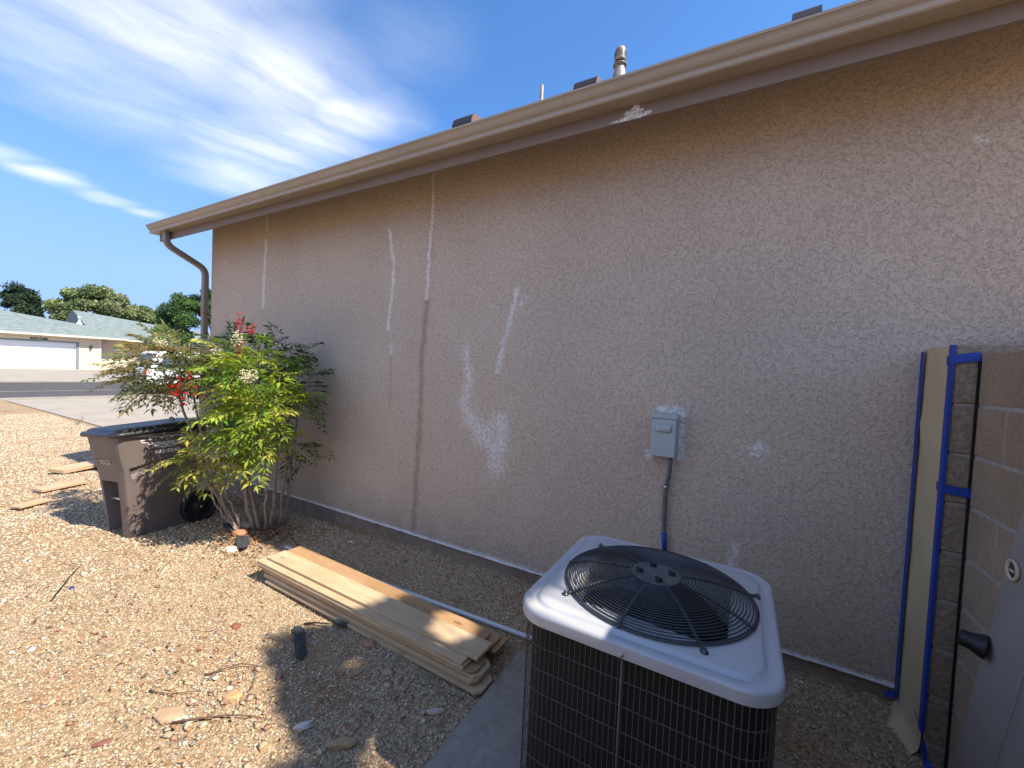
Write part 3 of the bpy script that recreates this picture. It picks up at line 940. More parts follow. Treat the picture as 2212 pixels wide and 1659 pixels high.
# ---------------------------------------------------------------- disconnect box
db = empty('disconnect_box', (-.385, D, 1.12), 'small grey electrical disconnect box with raised bump, fixed to the stucco above the fan unit', 'electrical box')
mb = MB(); mb.box(-.452, -.315, D - .085, D - .001, 1.133, 1.375, bev=.004)
mb.build('housing', M_boxgrey, db, (-.385, D, 1.25))
mb = MB(); mb.box(-.457, -.318, D - .095, D - .086, 1.125, 1.350, bev=.003); mb.box(-.457, -.312, D - .099, D - .04, 1.352, 1.384, bev=.003)
cov = mb.build('cover', M_boxgrey, db, (-.385, D - .09, 1.25))
mb = MB(); mb.smooth = True
rings = []
for (s_, dd) in ((1, 0), (.97, .006), (.88, .012), (.70, .014)):
    rings.append([Vector((-.388, D - .095 - dd, 1.296)) + Vector((p.x, 0, p.y)) for p in [Vector(q) for q in rrect((0, 0, 0), Vector((1, 0, 0)), Vector((0, 1, 0)), .048 * s_, .022 * s_, .012 * s_, 5)]])
mb.loft(rings, True, True)
mb.build('raised_bump', M_boxgrey, cov, (-.388, D - .1, 1.296))
mb = MB(); mb.smooth = True
mb.tube([(-.345, D - .045, 1.133), (-.345, D - .045, 1.07), (-.350, D - .040, 1.0), (-.362, D - .030, .95), (-.366, D - .025, .88), (-.364, D - .025, .70), (-.358, D - .026, .60), (-.345, D - .03, .48), (-.335, D - .05, .40)],
        .0125, 12)
mb.build('conduit', M_conduit, db, (-.35, D, .8))
mb = MB(); mb.smooth = True
mb.tube([(-.360, D - .026, .655), (-.357, D - .026, .60), (-.349, D - .029, .535)], .0148, 12)
mb.build('blue_tape_wrap', M_tape, db, (-.355, D, .6))
mb = MB(); mb.smooth = True
mb.tube([(-.349, D - .029, .534), (-.343, D - .031, .50)], .0155, 10)
mb.build('cream_bushing', M_cream, db, (-.345, D, .52))
mb = MB(); mb.box(-.400, -.350, D - .006, D - .001, .925, .943); mb.smooth = True; mb.tube([(-.364, D - .028, .925), (-.364, D - .028, .943)], .0142, 12)
mb.build('strap', M_bolt, db, (-.37, D, .93))

# ---------------------------------------------------------------- air conditioner
ax0, ax1, ay0, ay1, aT = -.640, .150, 1.205, 1.985, .80
acx, acy = (ax0 + ax1) / 2, (ay0 + ay1) / 2
ac = empty('air_conditioner', (acx, acy, .02), 'outdoor air conditioning unit with light grey square top, round fan guard and black wire sides', 'air conditioner')


def rsq(cx_, cy_, hw, hh, r, z, n=8):
    pts = []
    for (sx, sy, a0) in ((1, 1, 0), (-1, 1, 90), (-1, -1, 180), (1, -1, 270)):
        for k in range(n):
            a = math.radians(a0 + 90 * k / (n - 1))
            pts.append(Vector((cx_ + sx * (hw - r) + r * math.cos(a), cy_ + sy * (hh - r) + r * math.sin(a), z)))
    return pts


hw, hh = (ax1 - ax0) / 2, (ay1 - ay0) / 2
fcx, fcy, fR = acx + .004, acy + .004, .322
mb = MB(); mb.smooth = True
N8 = 12
rr = [rsq(acx, acy, hw, hh, .115, aT - .040, N8), rsq(acx, acy, hw, hh, .115, aT - .010, N8), rsq(acx, acy, hw - .002, hh - .002, .113, aT - .004, N8),
      rsq(acx, acy, hw - .007, hh - .007, .109, aT - .0005, N8), rsq(acx, acy, hw - .012, hh - .012, .104, aT, N8), rsq(acx, acy, hw - .034, hh - .034, .092, aT, N8),
      rsq(acx, acy, hw - .038, hh - .038, .090, aT - .004, N8), rsq(acx, acy, hw - .043, hh - .043, .087, aT - .004, N8), rsq(acx, acy, hw - .049, hh - .049, .083, aT + .006, N8),
      rsq(acx, acy, hw - .055, hh - .055, .080, aT + .008, N8)]


def circ(R_, z, ref, cxx, cyy):
    out = []
    for p in ref:
        d = Vector((p.x - cxx, p.y - cyy, 0)).normalized()
        out.append(Vector((cxx + d.x * R_, cyy + d.y * R_, z)))
    return out


ref = rr[-1]
# squircle-to-circle transition, kept just outside the fan opening
def lerp_ring(A, B, t): return [a.lerp(b, t) for a, b in zip(A, B)]
C1 = circ(fR + .010, aT + .008, ref, fcx, fcy)
rr += [lerp_ring(ref, C1, .5), C1, circ(fR, aT + .010, ref, fcx, fcy), circ(fR - .008, aT + .006, ref, fcx, fcy), circ(fR - .010, aT - .02, ref, fcx, fcy), circ(fR - .012, aT - .16, ref, fcx, fcy)]
mb.loft(rr, True, False)
mb.loft([rsq(acx, acy, hw - .003, hh - .003, .113, aT - .040, N8), rsq(acx, acy, hw - .004, hh - .004, .113, aT - .010, N8)], True, False)
mb.loft([rsq(acx, acy, hw - .002, hh - .002, .113, aT - .0399, N8), rsq(acx, acy, hw - .03, hh - .03, .1, aT - .0399, N8)], True, False)
lid = mb.build('top_cover', M_acpaint, ac, (acx, acy, aT))
mb = MB(); mb.smooth = True
fbolts = [(acx - .02, ay0), (ax1 - .07, ay0 + .018), (ax0 + .06, ay0 + .03), (ax0, acy), (ax1, acy), (ax1, acy + .12), (ax0, ay0 + .17)]
for (bx, by) in fbolts:
    d = Vector((bx - acx, by - acy, 0))
    if abs(d.x) / hw > abs(d.y) / hh: nrm = Vector((math.copysign(1, d.x), 0, 0))
    else: nrm = Vector((0, math.copysign(1, d.y), 0))
    p = Vector((bx, by, aT - .028))
    mb = MB(); mb.smooth = True
    mb.tube([p - nrm * .004, p + nrm * .004, p + nrm * .006], [.0075, .0075, .0045], 8)
    mb.build('cover_screw', M_bolt, lid, p)

# fan guard
gd = MB(); gd.smooth = True
hub = .088
dome = lambda r: aT + .016 + .044 * (1 - (max(0, (r - hub)) / (fR + .012 - hub)) ** 2.2)
nr = 24
for k in range(nr):
    r = hub + .006 + (fR + .008 - hub - .006) * k / (nr - 1)
    gd.ring((fcx, fcy, dome(r)), r, .0023 if k < nr - 1 else .003, 72, 5)
gd.ring((fcx, fcy, aT + .014), fR + .014, .0028, 72, 5)
guard = gd.build('fan_guard', M_acgrille, ac, (fcx, fcy, aT))
gd = MB(); gd.smooth = True
angs = [math.radians(a) for a in (-99, -58, -17, 22, 63, 103, 141, 182, 223)]
tabs = {1: 1, 3: 1, 5: 0, 6: 1, 8: 1}
for i, a in enumerate(angs):
    c, s_ = math.cos(a), math.sin(a)
    rr_ = [hub - .004, .13, .18, .23, .27, .30, fR + .006, fR + .018]
    gd.tube([(fcx + c * r, fcy + s_ * r, (dome(min(r, fR + .01)) - .0035 if r < fR + .01 else aT + .014)) for r in rr_], .0054, 6)
    if tabs.get(i):
        gd.tube([(fcx + c * (fR + .01), fcy + s_ * (fR + .01), aT + .016), (fcx + c * (fR + .035), fcy + s_ * (fR + .035), aT + .013)], .005, 6)
        gd.lathe((fcx + c * (fR + .038), fcy + s_ * (fR + .038), aT + .006), [(.012, 0), (.012, .006), (.007, .007), (.007, .014), (.003, .016)], 8)
gd.build('guard_spokes', M_acgrille, guard, (fcx, fcy, aT))
gd = MB(); gd.smooth = True
gd.lathe((fcx, fcy, aT + .054), [(.091, 0), (.092, .003), (.090, .0055), (.078, .0065), (.076, .005), (.03, .0055), (.001, .0055)], 40)
plate = gd.build('hub_plate', M_disc, guard, (fcx, fcy, aT + .06))
for a in (20, 110, 200, 290):
    gd = MB(); gd.smooth = True
    a = math.radians(a)
    p = (fcx + .058 * math.cos(a), fcy + .058 * math.sin(a), aT + .058)
    gd.lathe(p, [(.013, 0), (.013, .004), (.007, .005), (.007, .012), (.004, .013)], 8)
    gd.cyl((p[0] + .012, p[1], p[2] + .008), (p[0] - .014, p[1] + .004, p[2] + .012), .004, n=6)
    gd.build('hub_bolt', M_coil, guard, p)

# fan blades, motor
for k in range(3):
    mbb = MB(); mbb.smooth = True
    a0 = math.radians(40 + 120 * k)
    nrd, nc = 7, 8
    vsb = []
    for i in range(nrd):
        r = .06 + (.275 - .06) * i / (nrd - 1)
        span = math.radians(38 + 40 * (i / (nrd - 1)))
        for j in range(nc):
            t = j / (nc - 1) - .5
            a = a0 + span * t + .35 * (i / (nrd - 1))
            z = aT - .095 + .085 * t * (0.5 + .5 * r / .275) - .10 * t * t
            vsb.append((fcx + r * math.cos(a), fcy + r * math.sin(a), z))
    fsb = [(i * nc + j, i * nc + j + 1, (i + 1) * nc + j + 1, (i + 1) * nc + j) for i in range(nrd - 1) for j in range(nc - 1)]
    mbb.add(vsb, fsb)
    mbb.add([(x, y, z - .003) for x, y, z in vsb], [f[::-1] for f in fsb])
    mbb.build('fan_blade', M_fanblk, ac, (fcx, fcy, aT - .09), fix=False)
mb = MB(); mb.smooth = True
mb.lathe((fcx, fcy, aT - .16), [(.055, -.13), (.066, -.12), (.066, .02), (.06, .04), (.02, .045), (.015, .13), (.06, .14), (.085, .205), (.084, .215)], 28)
mb.build('fan_motor', M_fanblk, ac, (fcx, fcy, aT - .15))

# louvre coil body and wires
bh, bw, br = hh - .016, hw - .016, .10
mb = MB(); mb.smooth = True
mb.loft([rsq(acx, acy, bw - .02, bh - .02, br - .02, .05, 8), rsq(acx, acy, bw - .02, bh - .02, br - .02, aT - .05, 8)], True, False)
mb.loft([rsq(acx, acy, bw - .05, bh - .05, br - .04, .05, 8), rsq(acx, acy, bw - .05, bh - .05, br - .04, aT - .05, 8)], True, False)
mb.add(rsq(acx, acy, bw - .03, bh - .03, br - .02, .06, 8), [tuple(range(32))])
mb.build('coil', M_coil, ac, (acx, acy, .4))
path = rsq(acx, acy, bw, bh, br, 0, 10)
per = []
tot = 0
for i in range(len(path)):
    a_ = path[i]; b_ = path[(i + 1) % len(path)]
    per.append((tot, (b_ - a_).length)); tot += (b_ - a_).length


def at(s_):
    s_ %= tot
    for i, (t0, l) in enumerate(per):
        if t0 <= s_ <= t0 + l and l > 1e-9:
            return path[i].lerp(path[(i + 1) % len(path)], (s_ - t0) / l)
    return path[0]


wn = int(tot / .0172)
mb = MB(); mb.smooth = True
for k in range(wn):
    p = at(tot * k / wn)
    mb.cyl((p.x, p.y, .045), (p.x, p.y, aT - .035), .00135, n=4, cap=False)
mb.build('vertical_wires', M_acwire, ac, (acx, acy, .4))
mb = MB(); mb.smooth = True
for k in range(9):
    z = aT - .05 - .078 * (k + .9)
    if z < .05: break
    loop = rsq(acx, acy, bw - .002, bh - .002, br - .002, z, 8)
    mb.tube(loop + [loop[0]], .0015, 5, False)
mb.build('hoop_wires', M_acwire, ac, (acx, acy, .4))
mb = MB(); mb.smooth = True
mb.cyl((acx - .02, acy - bh - .002, .04), (acx - .02, acy - bh - .002, aT - .03), .0035, n=8)
mb.build('seam_rod', M_acwire, ac, (acx, ay0, .4))
mb = MB(); mb.smooth = True
mb.cyl((acx - bw - .002, acy - .02, .04), (acx - bw - .002, acy - .02, aT - .03), .0035, n=8)
mb.build('seam_rod', M_acwire, ac, (ax0, acy, .4))
mb = MB(); mb.loft([rsq(acx, acy, bw + .006, bh + .006, br, .018, 8), rsq(acx, acy, bw + .006, bh + .006, br, .055, 8)], True, True)
mb.build('base_pan', M_acgrille, ac, (acx, acy, .02))

# ---------------------------------------------------------------- block walls at the right
bx0, bxb = .745, .815
topA, topB = 1.783, 1.745


def block_wall_face(name, lbl, x0, x1, y0, y1, top, mortar_z, split=False):
    w = empty(name, ((x0 + x1) / 2, (y0 + y1) / 2, 0), lbl, 'block wall')
    return w


bw1 = empty('block_wall', (1.6, 2.41, 0), 'tan split-faced concrete block pier against the stucco, partly covered by masking paper', 'block wall')
mb = MB(); mbm = MB()
zj = [1.541, 1.339, 1.137, .934, .732, .529, .327, .124, -.08]
prev = topA
for k, z in enumerate(zj):
    mb.box(bx0, 4.2, 2.315, 2.51, z + .005, prev - .005 if k else prev, bev=.006)
    prev = z
mbm.box(bx0 + .008, 4.19, 2.323, 2.50, -.1, 1.75)
mb.build('block_courses', M_split, bw1, (1.6, 2.41, 0))
mbm.build('mortar_joints', M_mortar, bw1, (1.6, 2.41, 0))
bw2 = empty('block_wall', (.9, 1.0, 0), 'smooth tan concrete block wall with pale mortar joints running towards the camera behind the grey door', 'block wall')
mb = MB(); mbm = MB()
prev = topB
yy0 = 2.300
for k, z in enumerate(zj):
    off = .0 if k % 2 == 0 else .203
    y = yy0
    first = True
    while y > -1.6:
        ln = .40 - (.20 if (first and k % 2) else 0) if not (first and k % 2 == 0) else .40
        yn = y - ln
        mb.box(bxb, bxb + .15, yn + .005, y - .001 if first else y - .005, z + .007, prev - .007 if k else prev, bev=.003)
        y = yn; first = False
    prev = z
mbm.box(bxb + .003, bxb + .147, -1.6, yy0 - .004, -.1, topB - .02)
mb.build('block_courses', M_block, bw2, (.9, 1.0, 0))
mbm.build('mortar_joints', M_mortar, bw2, (.9, 1.0, 0))
mb = MB()
for k in range(10):      # unseen wall added behind the photographer to darken the lower right
    for j in range(7):
        mb.box(.81 - .405 * (j + 1) + .004 + (.1 if k % 2 else 0), .81 - .405 * j - .004 + (.1 if k % 2 else 0), -1.05, -.90, k * .2025 + .005, (k + 1) * .2025 - .005, bev=.003)
mb.build('added_shade_wall', M_block, bw2, (.4, -1.0, 0))
mb = MB(); mb.box(.8105, .8150, 2.3035, 2.3145, 0, 1.742)
mb.build('open_joint', M_dark, bw2, (.81, 2.31, .9))

# masking paper on the side of the pier, tape strips
mp_ = empty('masking_paper', (.74, 2.47, .9), 'tan masking paper strip edged with blue tape, hanging between the stucco wall and block pier', 'masking paper')
mb = MB(); mb.smooth = True
rows = []
for z in np.linspace(1.781, .10, 40):
    row = []
    for t in np.linspace(0, 1, 9):
        y = 2.622 - (2.622 - 2.318) * t
        w_ = (.004 * math.sin(z * 7 + t * 3) + .003 * math.sin(z * 23 + t * 9) * t) * min(1, t * 4)
        cr_ = -.007 * math.exp(-((t - .1 - (1.45 - z) * 1.6) / .07) ** 2) if 1.05 < z < 1.45 else 0
        row.append(Vector((.7415 - abs(w_) + cr_ - .001, y, z)))
    rows.append(row)
for (z, dx, dy) in ((.075, -.012, 0), (.055, -.035, -.006), (.042, -.055, -.012), (.030, -.085, -.02), (.026, -.12, -.03), (.020, -.15, -.05)):
    row = []
    for j, t in enumerate(np.linspace(0, 1, 9)):
        y = 2.622 - (2.622 - 2.318) * t
        cut = (.55 + .9 * math.sin(t * 2.4 + .35) ** 2)
        row.append(Vector((.738 + dx * cut, y + dy * (1.4 - t * 2.0), z + .018 * math.sin(t * 7 + dx * 40) * min(1, -dx * 12))))
    rows.append(row)
n9 = 9
vv = [p for r in rows for p in r]
ff = [(i * n9 + j, i * n9 + j + 1, (i + 1) * n9 + j + 1, (i + 1) * n9 + j) for i in range(len(rows) - 1) for j in range(n9 - 1)]
mb.add(vv, ff)
mb.build('paper_sheet', M_paper, mp_, (.74, 2.47, .9))


def strip(mb, pts, wdir, w, th=.0012):
    pts = [Vector(p) for p in pts]; wdir = Vector(wdir).normalized()
    vs_ = []; fs_ = []
    for p in pts:
        vs_ += [p - wdir * w / 2, p + wdir * w / 2]
    for i in range(len(pts) - 1):
        fs_.append((2 * i, 2 * i + 1, 2 * i + 3, 2 * i + 2))
    mb.add(vs_, fs_)


mb = MB()
zz = np.linspace(1.772, .10, 24)
strip(mb, [(.7290, 2.605 + .002 * math.sin(z * 5), z) for z in zz], (0, 1, 0), .040)
strip(mb, [(.722, 2.612, .115), (.69, 2.606, .108)], (0, .2, 1), .028)
mb.build('tape_edge', M_tape, mp_, (.735, 2.6, .9), fix=False)
mb = MB()
zz = np.linspace(1.782, .165, 26)
strip(mb, [(.7330, 2.3245, z) for z in zz], (0, 1, 0), .032)
strip(mb, [(.738, 2.3085, z) for z in zz], (1, 0, 0), .010)
mb.build('tape_edge', M_tape, mp_, (.735, 2.33, .9), fix=False)
mb = MB()
strip(mb, [(.7315, 2.352, 1.718), (.7305, 2.33, 1.720), (.731, 2.3065, 1.721), (.734, 2.3050, 1.722), (.77, 2.3045, 1.730), (.800, 2.302, 1.734), (.812, 2.300, 1.735)], (0, 0, 1), .036)
mb.build('tape_tab', M_tape, mp_, (.77, 2.31, 1.7), fix=False)
mb = MB()
strip(mb, [(.7315, 2.352, 1.200), (.731, 2.3065, 1.198), (.734, 2.3050, 1.197), (.770, 2.3045, 1.194), (.822, 2.303, 1.190), (.829, 2.303, 1.188)], (0, 0, 1), .036)
mb.build('tape_tab', M_tape, mp_, (.77, 2.31, 1.2), fix=False)
mb = MB()
strip(mb, [(.728, 2.368, .215), (.727, 2.33, .20), (.724, 2.279, .185), (.722, 2.245, .165)], (.25, 1, .2), .020)
strip(mb, [(.722, 2.245, .165), (.720, 2.205, .125), (.735, 2.15, .10), (.775, 2.09, .11), (.805, 2.04, .13)], (.5, .9, .5), .045)
mb.build('loose_tape', M_tape, mp_, (.75, 2.2, .1), fix=False)

# grey door slab leaning on the wall
dr = empty('grey_door', (.75, 1.7, 0), 'grey painted door slab leaning against the block wall, with bored lock hole and black knob', 'door')
e0 = Vector((.705, 2.043, 0)); e1 = Vector((.700, 1.475, 2.03))
up_ = (e1 - e0)
mb = MB()
DW = .90
def dpt(u, v, w):   # u across (towards camera), v up along the edge 0..1, w thickness
    return e0 + up_ * v + Vector((0, -u, 0)) + Vector((w, 0, 0))
vs_ = []
for w in (0, .045):
    for v in (0, 1):
        for u in (0, DW):
            vs_.append(dpt(u, v, w))
mb.add(vs_, [(0, 1, 3, 2), (4, 6, 7, 5), (0, 4, 5, 1), (2, 3, 7, 6), (0, 2, 6, 4), (1, 5, 7, 3)])
mb.build('door_slab', M_door, dr, (.72, 1.7, 1.0))
mb = MB()
def dbox(u0, u1, v0, v1, w0, w1):
    vs_ = [dpt(u, v, w) for u in (u0, u1) for v in (v0, v1) for w in (w0, w1)]
    mb.add(vs_, [(0, 1, 3, 2), (4, 6, 7, 5), (0, 4, 5, 1), (2, 3, 7, 6), (0, 2, 6, 4), (1, 5, 7, 3)])
dbox(.185, .192, .03, .97, -.004, 0); dbox(.70, .707, .03, .97, -.004, 0)
dbox(.192, .70, .03, .036, -.004, 0)
mb.build('panel_moulding', M_door, dr, (.70, 1.6, 1.0))
hole = onp = Vector((.7005, 1.700, 1.097))
mb = MB(); mb.smooth = True
mb.lathe(hole, [(.030, .0), (.030, -.006), (.0235, -.007), (.022, .0)], 24, axis='x')
mb.build('hole_ring', M_cream, dr, hole)
mb = MB(); mb.smooth = True
mb.lathe(hole, [(.0232, -.0015), (.015, -.001), (.0005, -.001)], 24, axis='x')
mb.build('bored_hole', M_boreholed, dr, hole)
mb = MB(); mb.box(hole.x - .004, hole.x - .0015, hole.y - .008, hole.y + .012, hole.z - .006, hole.z + .001)
mb.build('latch_end', M_cream, dr, hole)
kn = Vector((.700, 1.795, .815))
mb = MB(); mb.smooth = True
mb.lathe(kn, [(.036, .0), (.037, -.004), (.034, -.016), (.027, -.032), (.025, -.044), (.026, -.054), (.022, -.060), (.001, -.061)], 24, axis='x',
         M=Matrix.Translation(kn) @ Matrix.Rotation(math.radians(-22), 4, 'Z') @ Matrix.Rotation(math.radians(6), 4, 'Y') @ Matrix.Translation(-kn))
mb.build('knob', M_rubber, dr, kn)

# ---------------------------------------------------------------- rubbish bin
BC = Vector((-4.735, 1.68, -.03)); BY = math.radians(5)
bn = empty('rubbish_bin', BC, 'brown wheeled rubbish bin with black lid and white winged logo, left of the shrub', 'bin')
bm_ = Matrix.Translation(BC) @ Matrix.Rotation(math.radians(-4.2), 4, 'Y') @ Matrix.Rotation(BY, 4, 'Z')


def bin_ring(z, notch):
    t = z / .90
    w = .190 + .085 * t ** 1.1                 # half width
    f = -.275 - .085 * t ** 1.3                # front y
    if z > .60: f -= .018 * min(1, (z - .60) / .12)
    bk = .225 + .10 * t
    pts = []
    # front face left->right with notch in the middle
    nd = .10 * notch
    nl, nr_ = -.62 * w, .50 * w
    R_ = .045
    def add(x, y): pts.append((x, y))
    add(-w, f + R_); add(-w + R_ * .3, f + R_ * .3); add(-w + R_, f)
    add(nl - .006, f); add(nl + .004, f + nd); add((nl + nr_) / 2, f + nd); add(nr_ - .004, f + nd); add(nr_ + .006, f)
    add(w - R_, f); add(w - R_ * .3, f + R_ * .3); add(w, f + R_)
    # right side with pressed swoosh
    for k in range(1, 30):
        u = k / 30
        y = f + R_ + (bk - R_ - f - R_) * u
        x = w
        lo = .50 + .15 * u ** .7; hi = .615 + .05 * min(1, u * 2.2)
        if u < .62:
            dpt_ = .034 * (1 - u / .62) ** .8
            a_ = max(0, min(1, (z - lo) / .045)); a_ = a_ * a_ * (3 - 2 * a_)
            b_ = max(0, min(1, (hi - z) / .010))
            x -= dpt_ * a_ * b_
        if z <= lo and u < .9:
            x -= .003
        add(x, y)
    add(w, bk - R_); add(w - R_ * .3, bk - R_ * .3); add(w - R_, bk)
    add(0, bk)
    add(-w + R_, bk); add(-w + R_ * .3, bk - R_ * .3); add(-w, bk - R_)
    for k in range(1, 4):
        add(-w, bk - R_ + (f + R_ - bk + R_) * k / 4)
    return [bm_ @ Vector((x, y, z)) for x, y in pts]


mb = MB(); mb.smooth = False
zs_ = [0, .01, .05, .15, .25, .35, .45, .474, .49] + [.50 + .006 * i for i in range(31)] + [.70, .76, .82, .885, .905]
rings = []
for z in zs_:
    no = 1.0 if z < .475 else max(0, 1 - (z - .475) / .02)
    rings.append(bin_ring(z, no))
mb.loft(rings, True, True)
body = mb.build('body', M_bin, bn, BC)
for p in body.data.polygons: p.use_smooth = True
try:
    body.data.set_sharp_from_angle(angle=math.radians(28))
except Exception:
    pass
mb = MB()
def lb(mb, x0, x1, y0, y1, z0, z1, bev=0):
    mb.box(x0, x1, y0, y1, z0, z1, bm_, bev)
# rim under the lid, brow recess on the front
mb.smooth = False
rim = [[bm_ @ Vector((p.x, p.y, z)) for p in rsq(0, -.008, w_, h_, .06, 0, 6)] for (w_, h_, z) in ((.276, .352, .880), (.300, .376, .888), (.304, .380, .905), (.285, .36, .908))]
mb.loft(rim, True, True)
mb.build('rim', M_bin, body, BC)
mb = MB()
lb(mb, -.118, .108, -.356, -.300, .735, .800, .004)
lb(mb, -.10, .12, -.378, -.375, .70, .705)
mb.build('front_grip', M_binin, body, BC)
mb = MB(); mb.smooth = True
mb.cyl(bm_ @ Vector((-.125, -.262, .335)), bm_ @ Vector((.10, -.262, .335)), .011, n=10)
mb.build('lift_bar', M_steel, bn, BC)
# lid
mb = MB(); mb.smooth = True
def lidring(hw_, hh_, r_, z, dz=.045):
    out = []
    for p in rsq(0, -.015, hw_, hh_, r_, 0, 8):
        out.append(bm_ @ Vector((p.x, p.y, z + dz * (p.y + .38) / .76)))
    return out
LZ = .905
mb.loft([lidring(.300, .385, .07, LZ - .012), lidring(.312, .398, .075, LZ - .010), lidring(.316, .402, .078, LZ + .004), lidring(.314, .400, .077, LZ + .020),
         lidring(.306, .392, .074, LZ + .026), lidring(.285, .370, .066, LZ + .027), lidring(.276, .360, .062, LZ + .045), lidring(.262, .345, .056, LZ + .052),
         lidring(.20, .27, .05, LZ + .058), lidring(.18, .25, .05, LZ + .052), lidring(.06, .08, .03, LZ + .056), lidring(.01, .01, .005, LZ + .058)], True, True)
lidb = mb.build('lid', M_lid, bn, BC + Vector((0, 0, LZ)))
mb = MB()
lb(mb, -.24, -.17, .33, .42, .93, .97); lb(mb, .17, .24, .33, .42, .93, .97)
mb.smooth = True
mb.cyl(bm_ @ Vector((-.26, .43, .93)), bm_ @ Vector((.26, .43, .93)), .014, n=10)
mb.build('rear_handle', M_lid, bn, BC + Vector((0, .4, .9)))
for sx in (1, -1):
    mb = MB(); mb.smooth = True
    wc = Vector((sx * .232, .255, .150))
    T = bm_ @ Matrix.Translation(wc)
    pr = [(.150, -.026), (.155, -.018), (.155, .018), (.150, .026), (.128, .028), (.122, .018), (.05, .016), (.046, .026), (.02, .028), (.001, .028)]
    if sx < 0: pr = [(r, -h) for r, h in pr]
    mb.lathe((0, 0, 0), pr, 36, axis='x', M=T)
    wh = mb.build('wheel', M_rubber, bn, bm_ @ wc)
    mb = MB(); mb.smooth = True
    mb.lathe((0, 0, 0), [(.011, sx * .026), (.011, sx * .036), (.006, sx * .04), (.001, sx * .041)], 12, axis='x', M=T)
    mb.build('hub_cap', M_bolt, wh, bm_ @ wc)
    for q in range(5):
        mb = MB()
        a = 2 * PI * q / 5 + .5
        mb.tube([T @ Vector((sx * .019, .05 * math.cos(a), .05 * math.sin(a))), T @ Vector((sx * .019, .12 * math.cos(a), .12 * math.sin(a)))], .005, 5)
        mb.build('wheel_rib', M_rubber, wh, bm_ @ wc)
mb = MB(); mb.smooth = True
mb.cyl(bm_ @ Vector((-.25, .255, .15)), bm_ @ Vector((.25, .255, .15)), .01, n=8)
mb.build('axle', M_steel, bn, bm_ @ Vector((0, .255, .15)))


# print on the right side: a local frame following the sloping side wall
def side_pt(u, z, off=.0022):      # u = world-ish Y coordinate along the side, z height
    yl = u - BC.y
    t = max(0, z) / .90
    w = .190 + .085 * t ** 1.1
    return bm_ @ Vector((w + off, yl, z))


LOGO = [(320, 460), (600, 405), (640, 410), (545, 335), (905, 290), (935, 350), (975, 280), (1215, 235), (1250, 290), (1290, 225), (1610, 175), (1555, 245), (1835, 210),
        (1820, 265), (1780, 298), (1640, 318), (1690, 322), (1640, 375), (1520, 405), (1490, 460), (1380, 492), (1415, 500), (1390, 535), (1170, 590), (1135, 530), (1095, 600), (850, 640), (790, 600), (850, 585), (740, 610), (670, 565), (715, 548), (570, 575), (510, 520), (570, 495), (385, 530), (335, 490), (320, 460)]
lx0, lx1 = 1.468, 1.838
def logo_uv(x, y):
    u = (x - 320) / 1515.0
    uu = lx0 + (lx1 - lx0) * u
    base = 460 - .165 * (x - 320)
    return uu, .8500 - (y - base) * .000262 * (1 + .10 * u)
mb = MB()
for (p, q) in zip(LOGO[:-1], LOGO[1:]):
    a_ = side_pt(*logo_uv(*p)); b_ = side_pt(*logo_uv(*q))
    d = (b_ - a_); n_ = Vector((1, 0, 0.09)).cross(d).normalized() * .0031
    e_ = d.normalized() * .001
    mb.add([a_ - n_ - e_, b_ - n_ + e_, b_ + n_ + e_, a_ + n_ - e_], [(0, 1, 2, 3)])
mb.build('wing_logo', M_white, body, side_pt(1.65, .85), fix=False)


def side_text(name, body_t, u0, u1, z0, hgt, slope=0.0, mt=M_white):
    tm = text_mb(body_t, u1 - u0, hgt)
    out = MB()
    out.add([side_pt((u0 + u1) / 2 + v[0], z0 + v[1] + slope * v[0], .0030) for v in tm.v], tm.f)
    out.build(name, mt, body, side_pt((u0 + u1) / 2, z0), fix=False)


side_text('logo_word', 'WINGFIELD', 1.548, 1.765, .790, .034)
side_text('phone_number', '632-9243', 1.572, 1.764, .718, .036)
# small number label on the front
def front_pt(x, z, off=.004):
    t = z / .90
    f = -.275 - .085 * t ** 1.3
    if z > .60: f -= .018 * min(1, (z - .60) / .12)
    return bm_ @ Vector((x, f - off, z))
mb = MB()
mb.add([front_pt(x, z) for x, z in ((-.075, .652), (.085, .652), (.085, .692), (-.075, .692))], [(0, 1, 2, 3)])
mb.build('number_label', M_labelgrey, body, front_pt(0, .67), fix=False)
tm = text_mb('16735', .12, .028)
out = MB(); out.add([front_pt(.005 + v[0], .658 + v[1], .0055) for v in tm.v], tm.f)
out.build('label_digits', M_ink, body, front_pt(0, .67), fix=False)

# ---------------------------------------------------------------- timber pickets
PG = 'wooden fence pickets stacked by the air conditioner'


def picket(name, x0, x1, yc, z, w, th, mt, rot=0, dog=True, dogl=False, label=None, tilt=0):
    L_ = x1 - x0
    c = .028 if dog else 0
    cl = .028 if dogl else 0
    h = w / 2
    pl = [(-L_ / 2 + cl, -h), (L_ / 2 - c, -h), (L_ / 2, -h + c), (L_ / 2, h - c), (L_ / 2 - c, h), (-L_ / 2 + cl, h), (-L_ / 2, h - cl), (-L_ / 2, -h + cl)]
    p2 = []
    for p in pl:
        if not p2 or (abs(p[0] - p2[-1][0]) + abs(p[1] - p2[-1][1])) > 1e-6: p2.append(p)
    if (abs(p2[0][0] - p2[-1][0]) + abs(p2[0][1] - p2[-1][1])) < 1e-6: p2.pop()
    mb = MB(); mb.prism(p2, th)
    o = mb.build(name, mt)
    o.location = ((x0 + x1) / 2, yc, z)
    o.rotation_euler = (tilt, 0, math.radians(rot))
    bv = o.modifiers.new('b', 'BEVEL'); bv.width = .0015; bv.segments = 1; bv.limit_method = 'ANGLE'
    tag(o, label, 'picket', PG)
    return o


